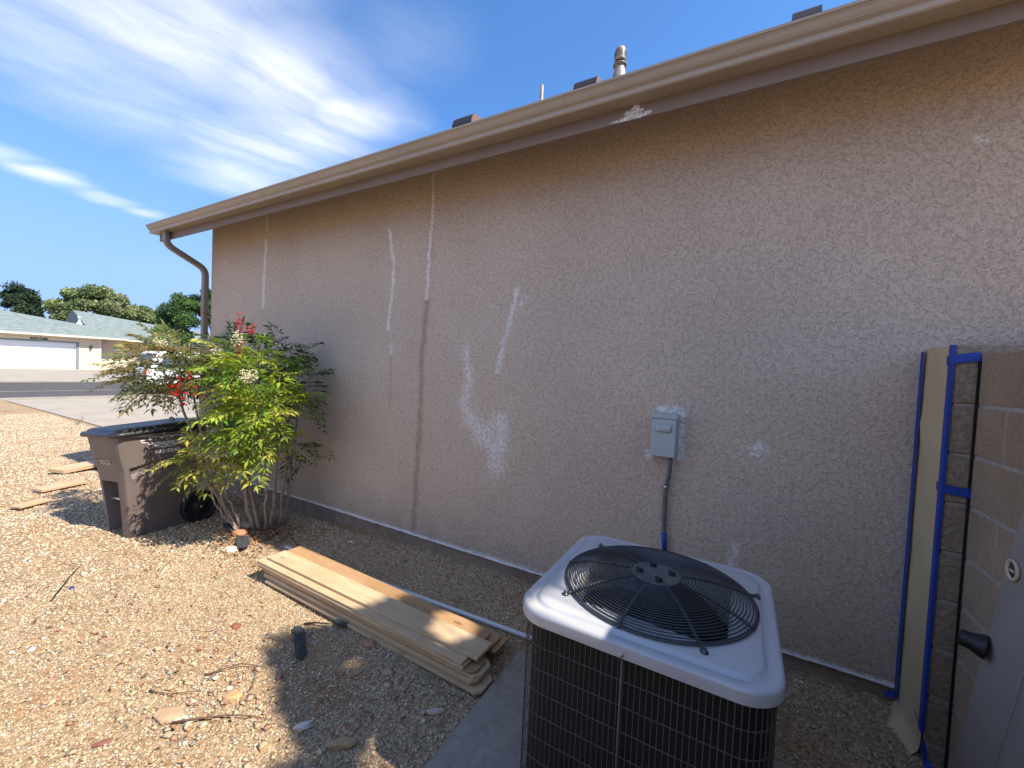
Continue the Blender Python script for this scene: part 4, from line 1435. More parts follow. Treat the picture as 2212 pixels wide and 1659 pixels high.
th = .0165
zb = .012
fy = 1.715
LBL = ['lowest dog-eared picket of the front stack, touching the gravel', 'second picket up in the front stack, dog-eared and slightly set back',
       'third picket up in the front stack, dog-eared', 'fourth picket up in the front stack of pale boards', 'fifth picket up in the front stack, sanded edge showing',
       'square-ended picket third from the top of the front stack', 'square-ended picket just under the top board of the front stack', 'top board of the front stack, pale yellow with a round knot']
jit = [(.06, .05, -.012, True), (.03, .025, .010, True), (.045, .035, .000, True), (.02, .045, .012, True), (-.02, .02, .004, True), (-.03, -.035, -.008, False), (-.04, -.045, -.004, False), (.0, .015, .045, False)]
for i, (a_, b_, y_, dg_) in enumerate(jit):
    picket('fence_picket', -2.95 + a_ + (.03 if i in (0,) else 0), -1.085 + b_ + (.02 if i == 0 else 0), fy + y_, zb + i * (th + .0012), .140 + random.uniform(-.003, .003), th, M_wood if i != 4 else M_wood2,
           rot=-.6 + random.uniform(-.25, .25), dog=dg_, label='pale wooden ' + LBL[i] if i else 'pale wooden picket at the bottom of the front stack, on the gravel')
LBR = ['square-ended wooden picket lowest in the rear stack beside the white pipe', 'middle picket of the rear stack, reddish edge along the white pipe', 'dog-eared brown-stained picket on top of the rear stack']
for i, (a_, b_, y_) in enumerate(((.0, .01, .055), (-.03, -.02, .040), (-.08, -.07, .02))):
    picket('fence_picket', -2.93 + a_, -1.08 + b_, 1.885 + y_, zb + .004 + (i + 2.6) * (th + .001), .150, th, M_wood2, rot=-.9 - .4 * i, dog=(i > 0), label=LBR[i])
# a bearer under the rear stack
picket('wood_offcut', -2.9, -1.3, 1.90, zb, .10, .045, M_wood2, rot=-1, dog=False, label='thick wooden bearer board hidden under the rear stack of pickets')
bpy.data.objects['wood_offcut']['category'] = 'board'

mb = MB(); mb.smooth = True
mb.tube([(-3.27, 2.050, .018), (-2.2, 2.085, .020), (-1.0, 2.135, .026), (-.2, 2.17, .03)], .0135, 14)
o = mb.build('white_pipe', M_pvc, None, (-2.0, 2.09, .02))
tag(o, 'long thin white plastic pipe on the ground behind the stacked pickets', 'pipe')

# loose planks by the bin
def plank(x, y, L_, w, th_, ang, z, label, rx=0):
    mb = MB(); mb.box(-L_ / 2, L_ / 2, -w / 2, w / 2, 0, th_, bev=.003)
    o = mb.build('wood_plank', M_wood3); o.location = (x, y, z); o.rotation_euler = (math.radians(rx), 0, math.radians(ang))
    return tag(o, label, 'plank', 'loose planks lying on the coarse gravel left of the bin')


plank(-7.66, 2.02, .80, .24, .045, 112, .03, 'thick tan plank whose right end goes behind the brown bin', 2)
plank(-6.75, 1.52, .40, .17, .03, 105, .02, 'middle pale plank on the gravel left of the bin')
plank(-6.22, 1.20, .26, .14, .02, 112, .012, 'thin splintered pale plank nearest the camera, left of the bin shadow')
plank(-8.1, 1.72, .22, .06, .015, 70, .012, 'tiny wood chip piece beyond the thick tan plank')


def rock(x, y, s, col, label, asp=(1, .6, .35), rot=0, z=None, name='stone'):
    import bmesh
    bm = bmesh.new(); bmesh.ops.create_icosphere(bm, subdivisions=2, radius=.5)
    rd = random.Random(int(x * 1000) + 17)
    for v in bm.verts:
        k = 1 + rd.uniform(-.13, .13)
        v.co = Vector((v.co.x * asp[0] * k, v.co.y * asp[1] * k, max(-.3, min(.42, v.co.z * 1.1)) * asp[2] * k)) * s
    me = bpy.data.meshes.new(name); bm.to_mesh(me); bm.free()
    me.materials.append(mat('stone_' + label.split()[0] + str(int(s * 1000)), col, .9, noise=(40, .25), bump=(70, .002, .6)))
    o = link(name, me, None, (x, y, float(gz(x, y)) + s * asp[2] * .22 if z is None else z)); o.rotation_euler = (0, 0, math.radians(rot))
    return tag(o, label, 'stone')


rock(-1.59, 1.10, .085, (.62, .60, .55, 1), 'whitish elongated stone in the sun at the edge of the shadow', (1, .42, .35), 50)
rock(-1.375, 1.125, .125, (.46, .32, .17, 1), 'long yellowish stone lying near the bottom of the picture', (1, .36, .35), 38)
rock(-1.155, 1.46, .085, (.58, .50, .40, 1), 'pale elongated stone in the shade near the concrete pad', (1, .36, .35), 40)
rock(-2.12, .815, .15, (.46, .32, .20, 1), 'large flat brown stone chip in the sunny foreground gravel', (1, .55, .22), 25)
rock(-2.00, 1.01, .09, (.52, .33, .16, 1), 'orange-tan flat stone above the large brown chip', (1, .6, .25), 40)
rock(-1.75, 1.60, .075, (.46, .23, .14, 1), 'terracotta coloured brick fragment beside the lumber stack', (1, .8, .5), 10, name='brick_fragment')
rock(-1.64, 1.42, .075, (.42, .26, .14, 1), 'orange-brown stone in the shade below the pickets', (1, .55, .35), 60)
rock(-1.50, 1.50, .06, (.44, .33, .22, 1), 'small tan block-shaped stone close to the front picket stack', (1, .7, .5), 15)
rock(-3.83, 1.97, .14, (.62, .26, .14, 1), 'orange-red stone under the shrub beside the black fabric scrap', (1, .8, .55), 20)
rock(-3.98, 2.10, .15, (.60, .53, .36, 1), 'yellowish rounded stone at the foot of the shrub', (1, .7, .5), -20)
rock(-3.60, 1.78, .13, (.70, .64, .52, 1), 'cream stone touching the lower tip of the black fabric scrap', (1, .6, .5), 30)
rock(-2.52, 1.285, .06, (.28, .10, .06, 1), 'small dark red stone left of the stacked boards', (1, .8, .5), 0)
rock(-2.2, .62, .07, (.25, .10, .08, 1), 'dark reddish flat chip near the bottom left gravel', (1, .4, .2), 60)
rock(-3.82, .915, .035, (.03, .05, .30, 1), 'small blue plastic fragment on the sunlit gravel', (1, .8, .6), 0, name='plastic_fragment')
bpy.data.objects['plastic_fragment']['category'] = 'plastic scrap'
bpy.data.objects['brick_fragment']['category'] = 'brick piece'


def scrap(pts, z, label, seed=0):
    rd = random.Random(seed)
    mb = MB(); n = len(pts)
    c = Vector((sum(p[0] for p in pts) / n, sum(p[1] for p in pts) / n, z + .008))
    vs_ = [c] + [Vector((p[0], p[1], z + rd.uniform(0, .012))) for p in pts]
    mid = [c.lerp(v, .5) + Vector((0, 0, rd.uniform(-.006, .012))) for v in vs_[1:]]
    V = vs_ + mid
    F = []
    for i in range(n):
        j = (i + 1) % n
        F += [(0, 1 + n + i, 1 + n + j), (1 + n + i, 1 + i, 1 + j, 1 + n + j)]
    mb.add(V, F)
    mb.add([v - Vector((0, 0, .002)) for v in V], [f[::-1] for f in F])
    o = mb.build('fabric_scrap', M_fabric, None, c, fix=False)
    return tag(o, label, 'fabric')


scrap([(-3.80, 1.93), (-3.72, 1.88), (-3.62, 1.83), (-3.54, 1.80), (-3.49, 1.83), (-3.52, 1.89), (-3.60, 1.93), (-3.70, 1.97)], .03, 'crumpled black landscape fabric scrap between the bin and the shrub', 1)
scrap([(-4.20, 2.00), (-4.05, 1.95), (-3.90, 1.93), (-3.93, 2.01), (-4.10, 2.05)], .03, 'narrow black fabric strip behind the crumpled scrap at the shrub', 4)
scrap([(-2.24, 1.46), (-2.19, 1.43), (-2.11, 1.385), (-2.03, 1.335), (-1.975, 1.31), (-1.955, 1.335), (-1.97, 1.37), (-2.03, 1.40), (-2.10, 1.445), (-2.17, 1.485), (-2.22, 1.49)], .006, 'flat dark grey fabric patch showing through the gravel left of the pickets', 2)
scrap([(-2.10, 1.645), (-2.05, 1.60), (-1.98, 1.61), (-1.97, 1.65)], .02, 'small black fabric flap tucked under the front picket stack', 3)


def twig(pts, r, label, M=None, name='twig'):
    P = []
    for (x, y, dz) in pts: P.append((x, y, float(gz(x, y)) + .010 + dz))
    mb = MB(); mb.smooth = True
    mb.tube(P, [r * (1 - .6 * i / (len(P) - 1)) for i in range(len(P))], 6)
    o = mb.build(name, M or M_twig, None, P[0])
    return tag(o, label, 'twig')


M_twig = mat('dry_twig', (0.17, 0.10, 0.07, 1), .85, noise=(40, .3))
M_bark = mat('nandina_cane', (0.34, 0.28, 0.23, 1), .9, noise=(35, .45), bump=(70, .004, .9))
twig([(-2.24, 1.0, 0), (-2.2, 1.06, .01), (-2.16, 1.13, .012), (-2.10, 1.165, .01), (-2.03, 1.13, .006), (-1.97, 1.08, 0)], .004, 'bent reddish twig arching on the sunlit gravel')
twig([(-2.06, .80, 0), (-1.98, .86, .012), (-1.90, .94, .012), (-1.82, 1.0, .006), (-1.75, 1.03, 0)], .005, 'straighter grey twig across the foreground chips')
twig([(-3.72, .80, 0), (-3.9, .90, .008), (-4.05, .97, .01), (-4.2, 1.05, 0)], .005, 'thin dark stick lying alone on the gravel at far left', M_rubber, 'stick')
twig([(-2.23, 1.525, 0), (-2.17, 1.56, .012), (-2.08, 1.60, .014)], .006, 'short black stick beside the front picket stack', M_rubber, 'stick')
twig([(-2.35, .82, 0), (-2.25, .86, .006), (-2.15, .95, .0)], .003, 'fine brown twig among stone chips at the lower left')
# dead sprig by the driveway edge
o = empty('dry_weed', (-12.3, 3.0, 0), 'small dry grey weed sprouting at the gravel edge by the driveway', 'weed')
mb = MB()
for k in range(9):
    a = random.uniform(0, 6.28); l = random.uniform(.08, .22)
    mb.tube([(-12.3, 3.0, 0), (-12.3 + .3 * l * math.cos(a), 3.0 + .5 * l * math.sin(a), l * .6), (-12.3 + .4 * l * math.cos(a), 3.0 + .5 * l * math.sin(a), l)], .006, 4)
mb.build('stems', M_bark, o, (-12.3, 3.0, 0))


# ---------------------------------------------------------------- foliage helpers
def leaf_mesh(name, P, A, Nn, Ln, Wd, cols, mt, parent=None, loc=(0, 0, 0), fold=.18):
    """P base points, A directions, Nn normals, Ln lengths, Wd widths (numpy)"""
    n = len(P)
    A = A / np.linalg.norm(A, axis=1, keepdims=True)
    B = np.cross(A, Nn); B /= (np.linalg.norm(B, axis=1, keepdims=True) + 1e-9)
    Cn = np.cross(B, A)
    L_ = Ln[:, None]; W_ = Wd[:, None]
    v0 = P
    v1 = P + A * L_ * .42 + B * W_ * .5 + Cn * W_ * fold
    v2 = P + A * L_
    v2 = v2 - Cn * L_ * .12
    v3 = P + A * L_ * .42 - B * W_ * .5 + Cn * W_ * fold
    v4 = P + A * L_ * .48
    V = np.stack([v0, v1, v2, v3, v4], 1).reshape(-1, 3) - np.array(loc)
    T = np.array([(0, 4, 1), (1, 4, 2), (0, 3, 4), (3, 2, 4)])
    F = (T[None] + (np.arange(n) * 5)[:, None, None]).reshape(-1, 3)
    me = bpy.data.meshes.new(name)
    me.vertices.add(len(V)); me.vertices.foreach_set('co', V.ravel().astype(np.float32))
    me.loops.add(len(F) * 3); me.loops.foreach_set('vertex_index', F.ravel().astype(np.int32))
    me.polygons.add(len(F)); me.polygons.foreach_set('loop_start', (np.arange(len(F)) * 3).astype(np.int32))
    me.update(calc_edges=True)
    c = np.concatenate([np.clip(cols, 0, 1), np.ones((n, 1))], 1)
    set_col(me, np.repeat(c, 5, 0))
    me.materials.append(mt)
    return link(name, me, parent, loc)


M_leaf = attr_mat('nandina_leaves', rough=.42, trans=.45, spec=.4)
M_treeleaf = attr_mat('tree_leaves', rough=.6, trans=.25, spec=.3)

M_leafstalk = mat('leaf_stalk', (.20, .20, .07, 1), .6)
SH = Vector((-3.9, 2.15, 0))
shrub = empty('nandina_shrub', SH, 'leafy heavenly bamboo shrub, olive and bright green, growing against the stucco beside the bin', 'shrub')
RS = np.random.RandomState(5)


def curve_pts(p0, p1, bend, n=7, wob=.02):
    p0 = Vector(p0); p1 = Vector(p1); out = []
    for i in range(n):
        t = i / (n - 1)
        q = p0.lerp(p1, t) + Vector(bend) * (4 * t * (1 - t))
        if 0 < i < n - 1: q += Vector((RS.uniform(-wob, wob), RS.uniform(-wob, wob), 0))
        out.append(q)
    return out


# clumps: centre, radii, number of fronds, palette, leaflet length
OLIVE = [(.28, .28, .08), (.34, .29, .09), (.20, .22, .07), (.40, .26, .10), (.15, .19, .07)]
LIME = [(.32, .44, .04), (.42, .50, .06), (.22, .36, .04), (.50, .52, .10), (.15, .28, .04)]
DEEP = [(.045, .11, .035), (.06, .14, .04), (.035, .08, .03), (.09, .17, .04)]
YEL = [(.42, .45, .08), (.32, .38, .06), (.50, .44, .10), (.20, .28, .06)]
clumps = [
    ((-4.86, 1.68, 1.45), (.46, .22, .19), 38, OLIVE),
    ((-4.50, 1.72, 1.58), (.42, .22, .14), 36, OLIVE),
    ((-4.28, 1.75, 1.42), (.32, .22, .18), 32, OLIVE + DEEP),
    ((-4.68, 1.68, 1.29), (.42, .2, .06), 18, OLIVE),
    ((-4.36, 1.95, 1.40), (.28, .20, .24), 30, DEEP + OLIVE),
    ((-3.90, 1.98, 1.62), (.34, .22, .17), 54, LIME + DEEP),
    ((-3.58, 1.95, 1.42), (.34, .24, .22), 84, LIME),
    ((-3.44, 1.95, 1.20), (.22, .22, .16), 40, LIME),
    ((-3.66, 1.93, 1.17), (.24, .20, .18), 48, LIME),
    ((-3.66, 1.90, .97), (.18, .16, .10), 20, YEL + LIME),
    ((-3.56, 1.92, .98), (.24, .18, .12), 32, LIME + YEL),
    ((-3.98, 1.82, .74), (.20, .14, .07), 30, YEL),
    ((-3.72, 1.87, .76), (.22, .16, .08), 24, YEL),
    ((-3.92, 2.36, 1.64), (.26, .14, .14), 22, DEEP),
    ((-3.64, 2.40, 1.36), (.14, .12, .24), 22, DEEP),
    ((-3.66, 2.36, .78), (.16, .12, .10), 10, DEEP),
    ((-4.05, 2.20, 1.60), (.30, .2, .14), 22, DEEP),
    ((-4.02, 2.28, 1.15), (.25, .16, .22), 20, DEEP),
]
for ci, (c, rad, nf, pal) in enumerate(clumps):
    nf = int(nf * 1.04)
    P = []; A = []; N_ = []; Ls = []; Ws = []; Cs = []
    st = MB()
    c = np.array(c); rad = np.array(rad)
    for f in range(nf):
        d = RS.normal(size=3); d /= np.linalg.norm(d)
        rr_ = RS.uniform(.25, 1.0) ** .6
        o_ = c + d * rad * rr_ * .75
        # frond direction outward and slightly drooping
        out_ = d * np.array([1, 1, .4]); out_ /= np.linalg.norm(out_) + 1e-6
        out_ = out_ + RS.normal(size=3) * .35 + np.array([.0, -.12, .10])
        out_ /= np.linalg.norm(out_)
        side = np.cross(out_, [0, 0, 1.0]); side /= np.linalg.norm(side) + 1e-6
        nrm = np.cross(side, out_)
        Lf = RS.uniform(.18, .34)
        ncol = np.array(pal[RS.randint(len(pal))])
        pts = []
        for k in range(6):
            t = k / 5
            pts.append(o_ + out_ * Lf * t - np.array([0, 0, 1]) * .22 * Lf * t * t)
        st.tube([Vector(p) for p in pts], [.0022, .002, .0018, .0016, .0013, .001], 4, False)
        def leaflet(p, dr_, s=1.0):
            P.append(p); A.append(dr_ + RS.normal(size=3) * .14); N_.append(nrm + RS.normal(size=3) * .28)
            l = RS.uniform(.045, .082) * s
            Ls.append(l); Ws.append(l * RS.uniform(.22, .34)); Cs.append(ncol * RS.uniform(.7, 1.3) * np.array([RS.uniform(.85, 1.2), 1, 1]))
        for k in range(1, 6):
            p = pts[k]; dirk = pts[k] - pts[k - 1]; dirk /= np.linalg.norm(dirk)
            for sg in (-1, 1):
                # side pinna with 3 leaflets
                sd_ = dirk * .55 + side * sg * .85 - np.array([0, 0, .1]); sd_ /= np.linalg.norm(sd_)
                pl_ = Lf * .36 * (1.1 - .15 * k)
                tip = p + sd_ * pl_
                if k < 5:
                    leaflet(tip, sd_)
                    leaflet(p + sd_ * pl_ * .55, sd_ * .6 + dirk * .8, .85)
                    leaflet(p + sd_ * pl_ * .55, sd_ * .9 - dirk * .5, .85)
                else:
                    leaflet(p, sd_)
        leaflet(pts[5], dirk, 1.15)
    o = leaf_mesh('foliage', np.array(P), np.array(A), np.array(N_), np.array(Ls), np.array(Ws), np.array(Cs), M_leaf, shrub, tuple(c))
    st.build('leaf_stalks', M_leafstalk, shrub, tuple(c), fix=False)

canes = [((-3.90, 2.02, 0), (-4.55, 1.78, 1.22), (.02, -.02, -.12), .018), ((-3.95, 2.02, .0), (-4.36, 1.80, 1.30), (.03, -.04, -.08), .015),
         ((-3.85, 2.10, 0), (-3.70, 2.0, 1.10), (-.12, -.02, 0), .021), ((-3.80, 2.12, 0), (-3.95, 2.02, 1.30), (-.06, 0, 0), .018),
         ((-3.76, 2.2, 0), (-3.66, 2.2, 1.30), (.02, 0, 0), .018), ((-3.74, 2.26, 0), (-3.62, 2.28, 1.4), (.03, 0, 0), .015), ((-3.74, 2.33, 0), (-3.56, 2.34, 1.3), (-.02, 0, 0), .014),
         ((-3.92, 2.04, 0), (-4.0, 1.88, .60), (.02, -.02, 0), .012), ((-3.98, 2.12, 0), (-4.30, 2.1, 1.40), (.02, 0, 0), .015), ((-3.90, 2.0, .02), (-4.12, 1.82, .58), (-.05, -.02, -.06), .012),
         ((-3.76, 2.15, .0), (-3.42, 2.0, 1.05), (.0, -.02, 0), .013), ((-4.55, 1.78, 1.22), (-4.72, 1.66, 1.58), (0, 0, 0), .010), ((-4.36, 1.80, 1.30), (-4.30, 1.75, 1.72), (0, 0, 0), .009), ((-3.7, 2.0, 1.1), (-3.85, 1.95, 1.75), (0, 0, 0), .009)]
for (a_, b_, bd, r) in canes:
    pts = curve_pts(a_, b_, bd, 12, .012)
    mb = MB(); mb.smooth = True
    mb.tube(pts, [r * (1 - .45 * i / 11) * RS.uniform(.88, 1.14) for i in range(12)], 8)
    for k in range(5):
        i = RS.randint(2, 10); p = pts[i]
        mb.tube([p, p + Vector((RS.uniform(-.05, .05), RS.uniform(-.05, .02), RS.uniform(.01, .05)))], [r * .45, r * .22], 5)
    mb.build('cane', M_bark, shrub, a_)


def cluster(name, c, rad, n, col, s0, s1, droop=0):
    import bmesh
    base = []
    bm = bmesh.new(); bmesh.ops.create_icosphere(bm, subdivisions=1, radius=1)
    bv = [v.co.copy() for v in bm.verts]; bf = [tuple(v.index for v in f.verts) for f in bm.faces]; bm.free()
    mb = MB(); mb.smooth = True
    c = Vector(c)
    for k in range(n):
        q = Vector(RS.normal(size=3)).normalized() * (RS.rand() ** .5)
        p = c + Vector((q.x * rad[0], q.y * rad[1], q.z * rad[2]))
        s_ = RS.uniform(s0, s1)
        mb.add([p + v * s_ for v in bv], bf)
    for k in range(14):
        q = Vector(RS.normal(size=3)).normalized()
        mb.tube([c - Vector((0, 0, rad[2])), c + Vector((q.x * rad[0], q.y * rad[1], q.z * rad[2])) * .8], .0012, 3, False)
    return mb.build(name, col, shrub, c, fix=False)


M_flow = mat('cream_blossom', (.66, .60, .38, 1), .7, noise=(50, .2))
M_berry = mat('red_berries', (.45, .045, .04, 1), .35, noise=(40, .3))
cluster('flower_panicle', (-3.70, 1.86, 1.74), (.11, .06, .09), 170, M_flow, .004, .008)
cluster('flower_panicle', (-3.92, 1.80, 1.62), (.09, .06, .06), 140, M_flow, .004, .008)
cluster('flower_panicle', (-3.90, 1.70, 1.16), (.12, .07, .07), 150, M_flow, .004, .008)
cluster('flower_panicle', (-3.20, 1.68, 1.47), (.10, .06, .06), 110, M_flow, .004, .007)
cluster('flower_panicle', (-4.34, 1.55, 1.69), (.09, .05, .05), 90, M_flow, .004, .007)
cluster('flower_panicle', (-3.78, 1.62, .83), (.11, .06, .04), 100, M_flow, .004, .007)
cluster('berry_cluster', (-3.74, 1.88, 1.90), (.06, .03, .11), 60, M_berry, .004, .007)
cluster('berry_cluster', (-3.56, 1.88, 1.84), (.06, .04, .05), 36, M_berry, .004, .007)
cluster('berry_cluster', (-3.64, 1.84, 1.68), (.06, .04, .08), 40, M_berry, .004, .006)
# red autumn leaves low in the left crown
nL = 46
c = np.array([-4.02, 1.60, 1.335])
P = c + RS.normal(size=(nL, 3)) * np.array([.09, .03, .045])
leaf_mesh('red_leaves', P, RS.normal(size=(nL, 3)) + np.array([0, 0, -.3]), RS.normal(size=(nL, 3)) + np.array([.6, -1, .5]), RS.uniform(.04, .06, nL), RS.uniform(.018, .026, nL),
          np.tile([.62, .03, .02], (nL, 1)) * RS.uniform(.7, 1.2, (nL, 1)), M_leaf, shrub, tuple(c))
# leaf litter
nL = 900
xx = np.concatenate([RS.normal(-3.72, .22, nL), RS.uniform(-4.5, -1.2, 250)]); yy = np.concatenate([RS.normal(2.08, .17, nL), RS.uniform(.6, 2.5, 250)])
k = (yy < 2.58); xx = xx[k]; yy = yy[k]; n = len(xx)
P = np.stack([xx, yy, gz(xx, yy) + RS.uniform(.008, .028, n)], 1)
A = RS.normal(size=(n, 3)) * np.array([1, 1, .25]); N_ = RS.normal(size=(n, 3)) * .4 + np.array([0, 0, 1])
pl = np.array([(.26, .12, .07), (.34, .18, .10), (.42, .26, .15), (.16, .08, .05)])[RS.randint(4, size=n)]
o = leaf_mesh('leaf_litter', P, A, N_, RS.uniform(.025, .05, n), RS.uniform(.010, .018, n), pl, attr_mat('dead_leaves', rough=.8), None, (-3.7, 2.1, 0))
tag(o, 'brown dead leaves scattered under the shrub', 'leaf litter', kind='stuff')


# ---------------------------------------------------------------- trees
def tree(name, label, base, trunk_h, crown, n, pal, leaf, lean=(0, 0), group=None, clumpN=34, seed=1, bare=False, tr=.22, csc=.34, gaps=(), edge=None):
    R = np.random.RandomState(seed)
    b = Vector(base)
    root = empty(name, b, label, 'tree', group)
    c = np.array(crown[0]); rad = np.array(crown[1])
    top = Vector(c.tolist())
    mb = MB(); mb.smooth = True
    mb.tube([b, b.lerp(top, .35) + Vector((.1, .1, 0)), b.lerp(top, .7), top], [tr, tr * .75, tr * .5, tr * .18], 9)
    P = []; Cs = []
    for k in range(clumpN):
        while True:
            q = R.uniform(-1, 1, 3)
            if np.dot(q, q) < 1: break
        q = q / (np.linalg.norm(q) + 1e-6) * (np.linalg.norm(q) ** .5)
        cc = c + q * rad * .82
        if k % 2 == 0:
            s_ = b.lerp(top, R.uniform(.3, .9))
            e_ = Vector(cc.tolist())
            mb.tube([s_, s_.lerp(e_, .5) + Vector((0, 0, .15 * rad[2] * R.rand())), e_], [tr * .28, tr * .16, tr * .05], 5)
        cr_ = csc * rad.mean() * R.uniform(.7, 1.25)
        m_ = int(n / clumpN)
        d = R.normal(size=(m_, 3)); d /= np.linalg.norm(d, axis=1, keepdims=True)
        pp = cc + d * cr_ * (R.rand(m_, 1) ** .45) * np.array([1, 1, .75])
        P.append(pp)
        col = np.array(pal[R.randint(len(pal))]) * R.uniform(.8, 1.2)
        Cs.append(np.tile(col, (m_, 1)) * R.uniform(.75, 1.3, (m_, 1)))
    mb.build('trunk', M_bark, root, b)
    P = np.concatenate(P); Cs = np.concatenate(Cs)
    keep = np.ones(len(P), bool)
    for (gx_, gy_, gr_) in gaps:      # openings in the crown, given where their light lands
        keep &= np.hypot(P[:, 0] - P[:, 2] * .83 - gx_, P[:, 1] - P[:, 2] * .035 - gy_) > gr_
    if edge:
        sx_ = P[:, 0] - P[:, 2] * .83; sy_ = P[:, 1] - P[:, 2] * .035
        keep &= sy_ > edge[1] + edge[2] * (sx_ - edge[0]) + (vnoise(sx_, sy_, .22, 9) - .5) * .34
    P = P[keep]; Cs = Cs[keep]; m_ = len(P)
    A = R.normal(size=(m_, 3)); Nm = R.normal(size=(m_, 3)) + np.array([.3, 0, .8])
    l = R.uniform(.7, 1.3, m_) * leaf
    leaf_mesh('crown', P, A, Nm, l, l * .6, Cs, M_treeleaf, root, tuple(c.tolist()))
    return root


TP1 = [(.045, .085, .04), (.06, .10, .045), (.035, .065, .035)]
TP2 = [(.17, .23, .09), (.23, .29, .12), (.13, .18, .07), (.26, .29, .14)]
TP3 = [(.07, .15, .045), (.10, .19, .055), (.045, .10, .04)]
TG = 'trees beyond the house across the street'
tree('conifer_tree', 'small dark conical evergreen behind the left part of the far roof', (-66, 11.6, 0), 3, ((-66, 11.9, 4.9), (1.2, 1.5, 3.9)), 20000, TP1, .22, group=TG, clumpN=60, seed=3, csc=.30)
tree('broadleaf_tree', 'wide spreading grey-green tree behind the middle of the far roof', (-68, 18.0, 0), 4, ((-68, 18.1, 5.7), (3.6, 4.1, 4.5)), 46000, TP2, .30, group=TG, clumpN=70, seed=5, csc=.26)
tree('broadleaf_tree', 'low rounded tree joining the right side of the wide spreading tree', (-66, 21.8, 0), 3, ((-66, 21.6, 4.6), (2.4, 2.6, 3.0)), 20000, TP2, .28, group=TG, clumpN=36, seed=9, csc=.3)
tree('broadleaf_tree', 'thin low tree peeking over the roof left of the wide spreading tree', (-66, 15.3, 0), 2, ((-66, 15.2, 4.3), (1.0, 1.3, 1.7)), 6000, TP2, .26, group=TG, clumpN=18, seed=14, csc=.36)
tree('leafy_tree', 'dark green rounded tree just left of the downspout', (-44, 16.9, 0), 2, ((-44, 16.9, 4.5), (1.7, 1.55, 2.8)), 22000, TP3, .18, group=TG, clumpN=36, seed=21, csc=.34)
tree('leafy_tree', 'taller airy tree with bare branches right behind the downspout', (-43, 19.5, 0), 3, ((-43, 19.1, 6.1), (1.5, 1.8, 2.0)), 12000, TP3, .17, group=TG, clumpN=26, seed=23, csc=.30)
# tree in the neighbour's yard, right of the frame: throws the dappled shade seen on the ground
tree('yard_tree', 'tree beyond the block wall, right of the view, whose dappled shade falls on the gravel', (3.7, .3, 0), 3, ((3.08, 1.62, 5.1), (1.10, .70, .60)), 25000, TP3, .085, clumpN=64, seed=31, csc=.28, tr=.08,
     edge=(-2.35, 1.50, -.52), gaps=[(-1.10, 1.22, .24), (-1.16, 1.50, .12), (-1.45, 1.83, .20), (-1.72, 1.46, .09), (-2.65, 1.75, .3)])

# pale shrub beside the far house
o = empty('far_shrub', (-38.5, 14.2, 0), 'pale feathery shrub in front of the far grey roof, left above the near shrub', 'shrub')
R = np.random.RandomState(77)
n = 1500
P = np.array([-38.5, 14.3, 1.7]) + R.normal(size=(n, 3)) * np.array([.4, .55, .75])
leaf_mesh('foliage', P, R.normal(size=(n, 3)) + np.array([0, 0, 1.5]), R.normal(size=(n, 3)), np.full(n, .22), np.full(n, .05), np.tile([.20, .24, .13], (n, 1)) * R.uniform(.7, 1.3, (n, 1)), M_treeleaf, o, (-38.5, 14.3, 1.7))

# ---------------------------------------------------------------- house across the street
def siding_build(t, b, L):
    tc = NN(t, 'ShaderNodeTexCoord'); sp = NN(t, 'ShaderNodeSeparateXYZ'); L(tc.outputs['Object'], sp.inputs[0])
    mu = NN(t, 'ShaderNodeMath', operation='DIVIDE', inp={1: .205}); L(sp.outputs['Z'], mu.inputs[0])
    fr = NN(t, 'ShaderNodeMath', operation='FRACT'); L(mu.outputs[0], fr.inputs[0])
    r = NN(t, 'ShaderNodeMapRange', inp={1: .0, 2: .12, 3: .0, 4: 1.0}); L(fr.outputs[0], r.inputs[0])
    mx = NN(t, 'ShaderNodeMix', data_type='RGBA'); L(r.outputs[0], mx.inputs['Factor'])
    mx.inputs['A'].default_value = (.42, .37, .27, 1); mx.inputs['B'].default_value = (.66, .60, .46, 1)
    L(mx.outputs['Result'], b.inputs['Base Color'])
    bp = NN(t, 'ShaderNodeBump', inp={'Strength': .8, 'Distance': .02}); L(fr.outputs[0], bp.inputs['Height']); bp.invert = True
    L(bp.outputs[0], b.inputs['Normal'])


def farroof_build(t, b, L):
    tc = NN(t, 'ShaderNodeTexCoord')
    mp = NN(t, 'ShaderNodeMapping'); mp.inputs['Scale'].default_value = (1, .45, 2.2); L(tc.outputs['Object'], mp.inputs[0])
    n = NN(t, 'ShaderNodeTexNoise', inp={'Scale': 6.0, 'Detail': 5.0, 'Roughness': .7}); L(mp.outputs[0], n.inputs['Vector'])
    r = NN(t, 'ShaderNodeMapRange', inp={1: .35, 2: .65}); L(n.outputs['Fac'], r.inputs[0])
    mx = NN(t, 'ShaderNodeMix', data_type='RGBA'); L(r.outputs[0], mx.inputs['Factor'])
    mx.inputs['A'].default_value = (.12, .155, .15, 1); mx.inputs['B'].default_value = (.26, .31, .29, 1)
    L(mx.outputs['Result'], b.inputs['Base Color'])


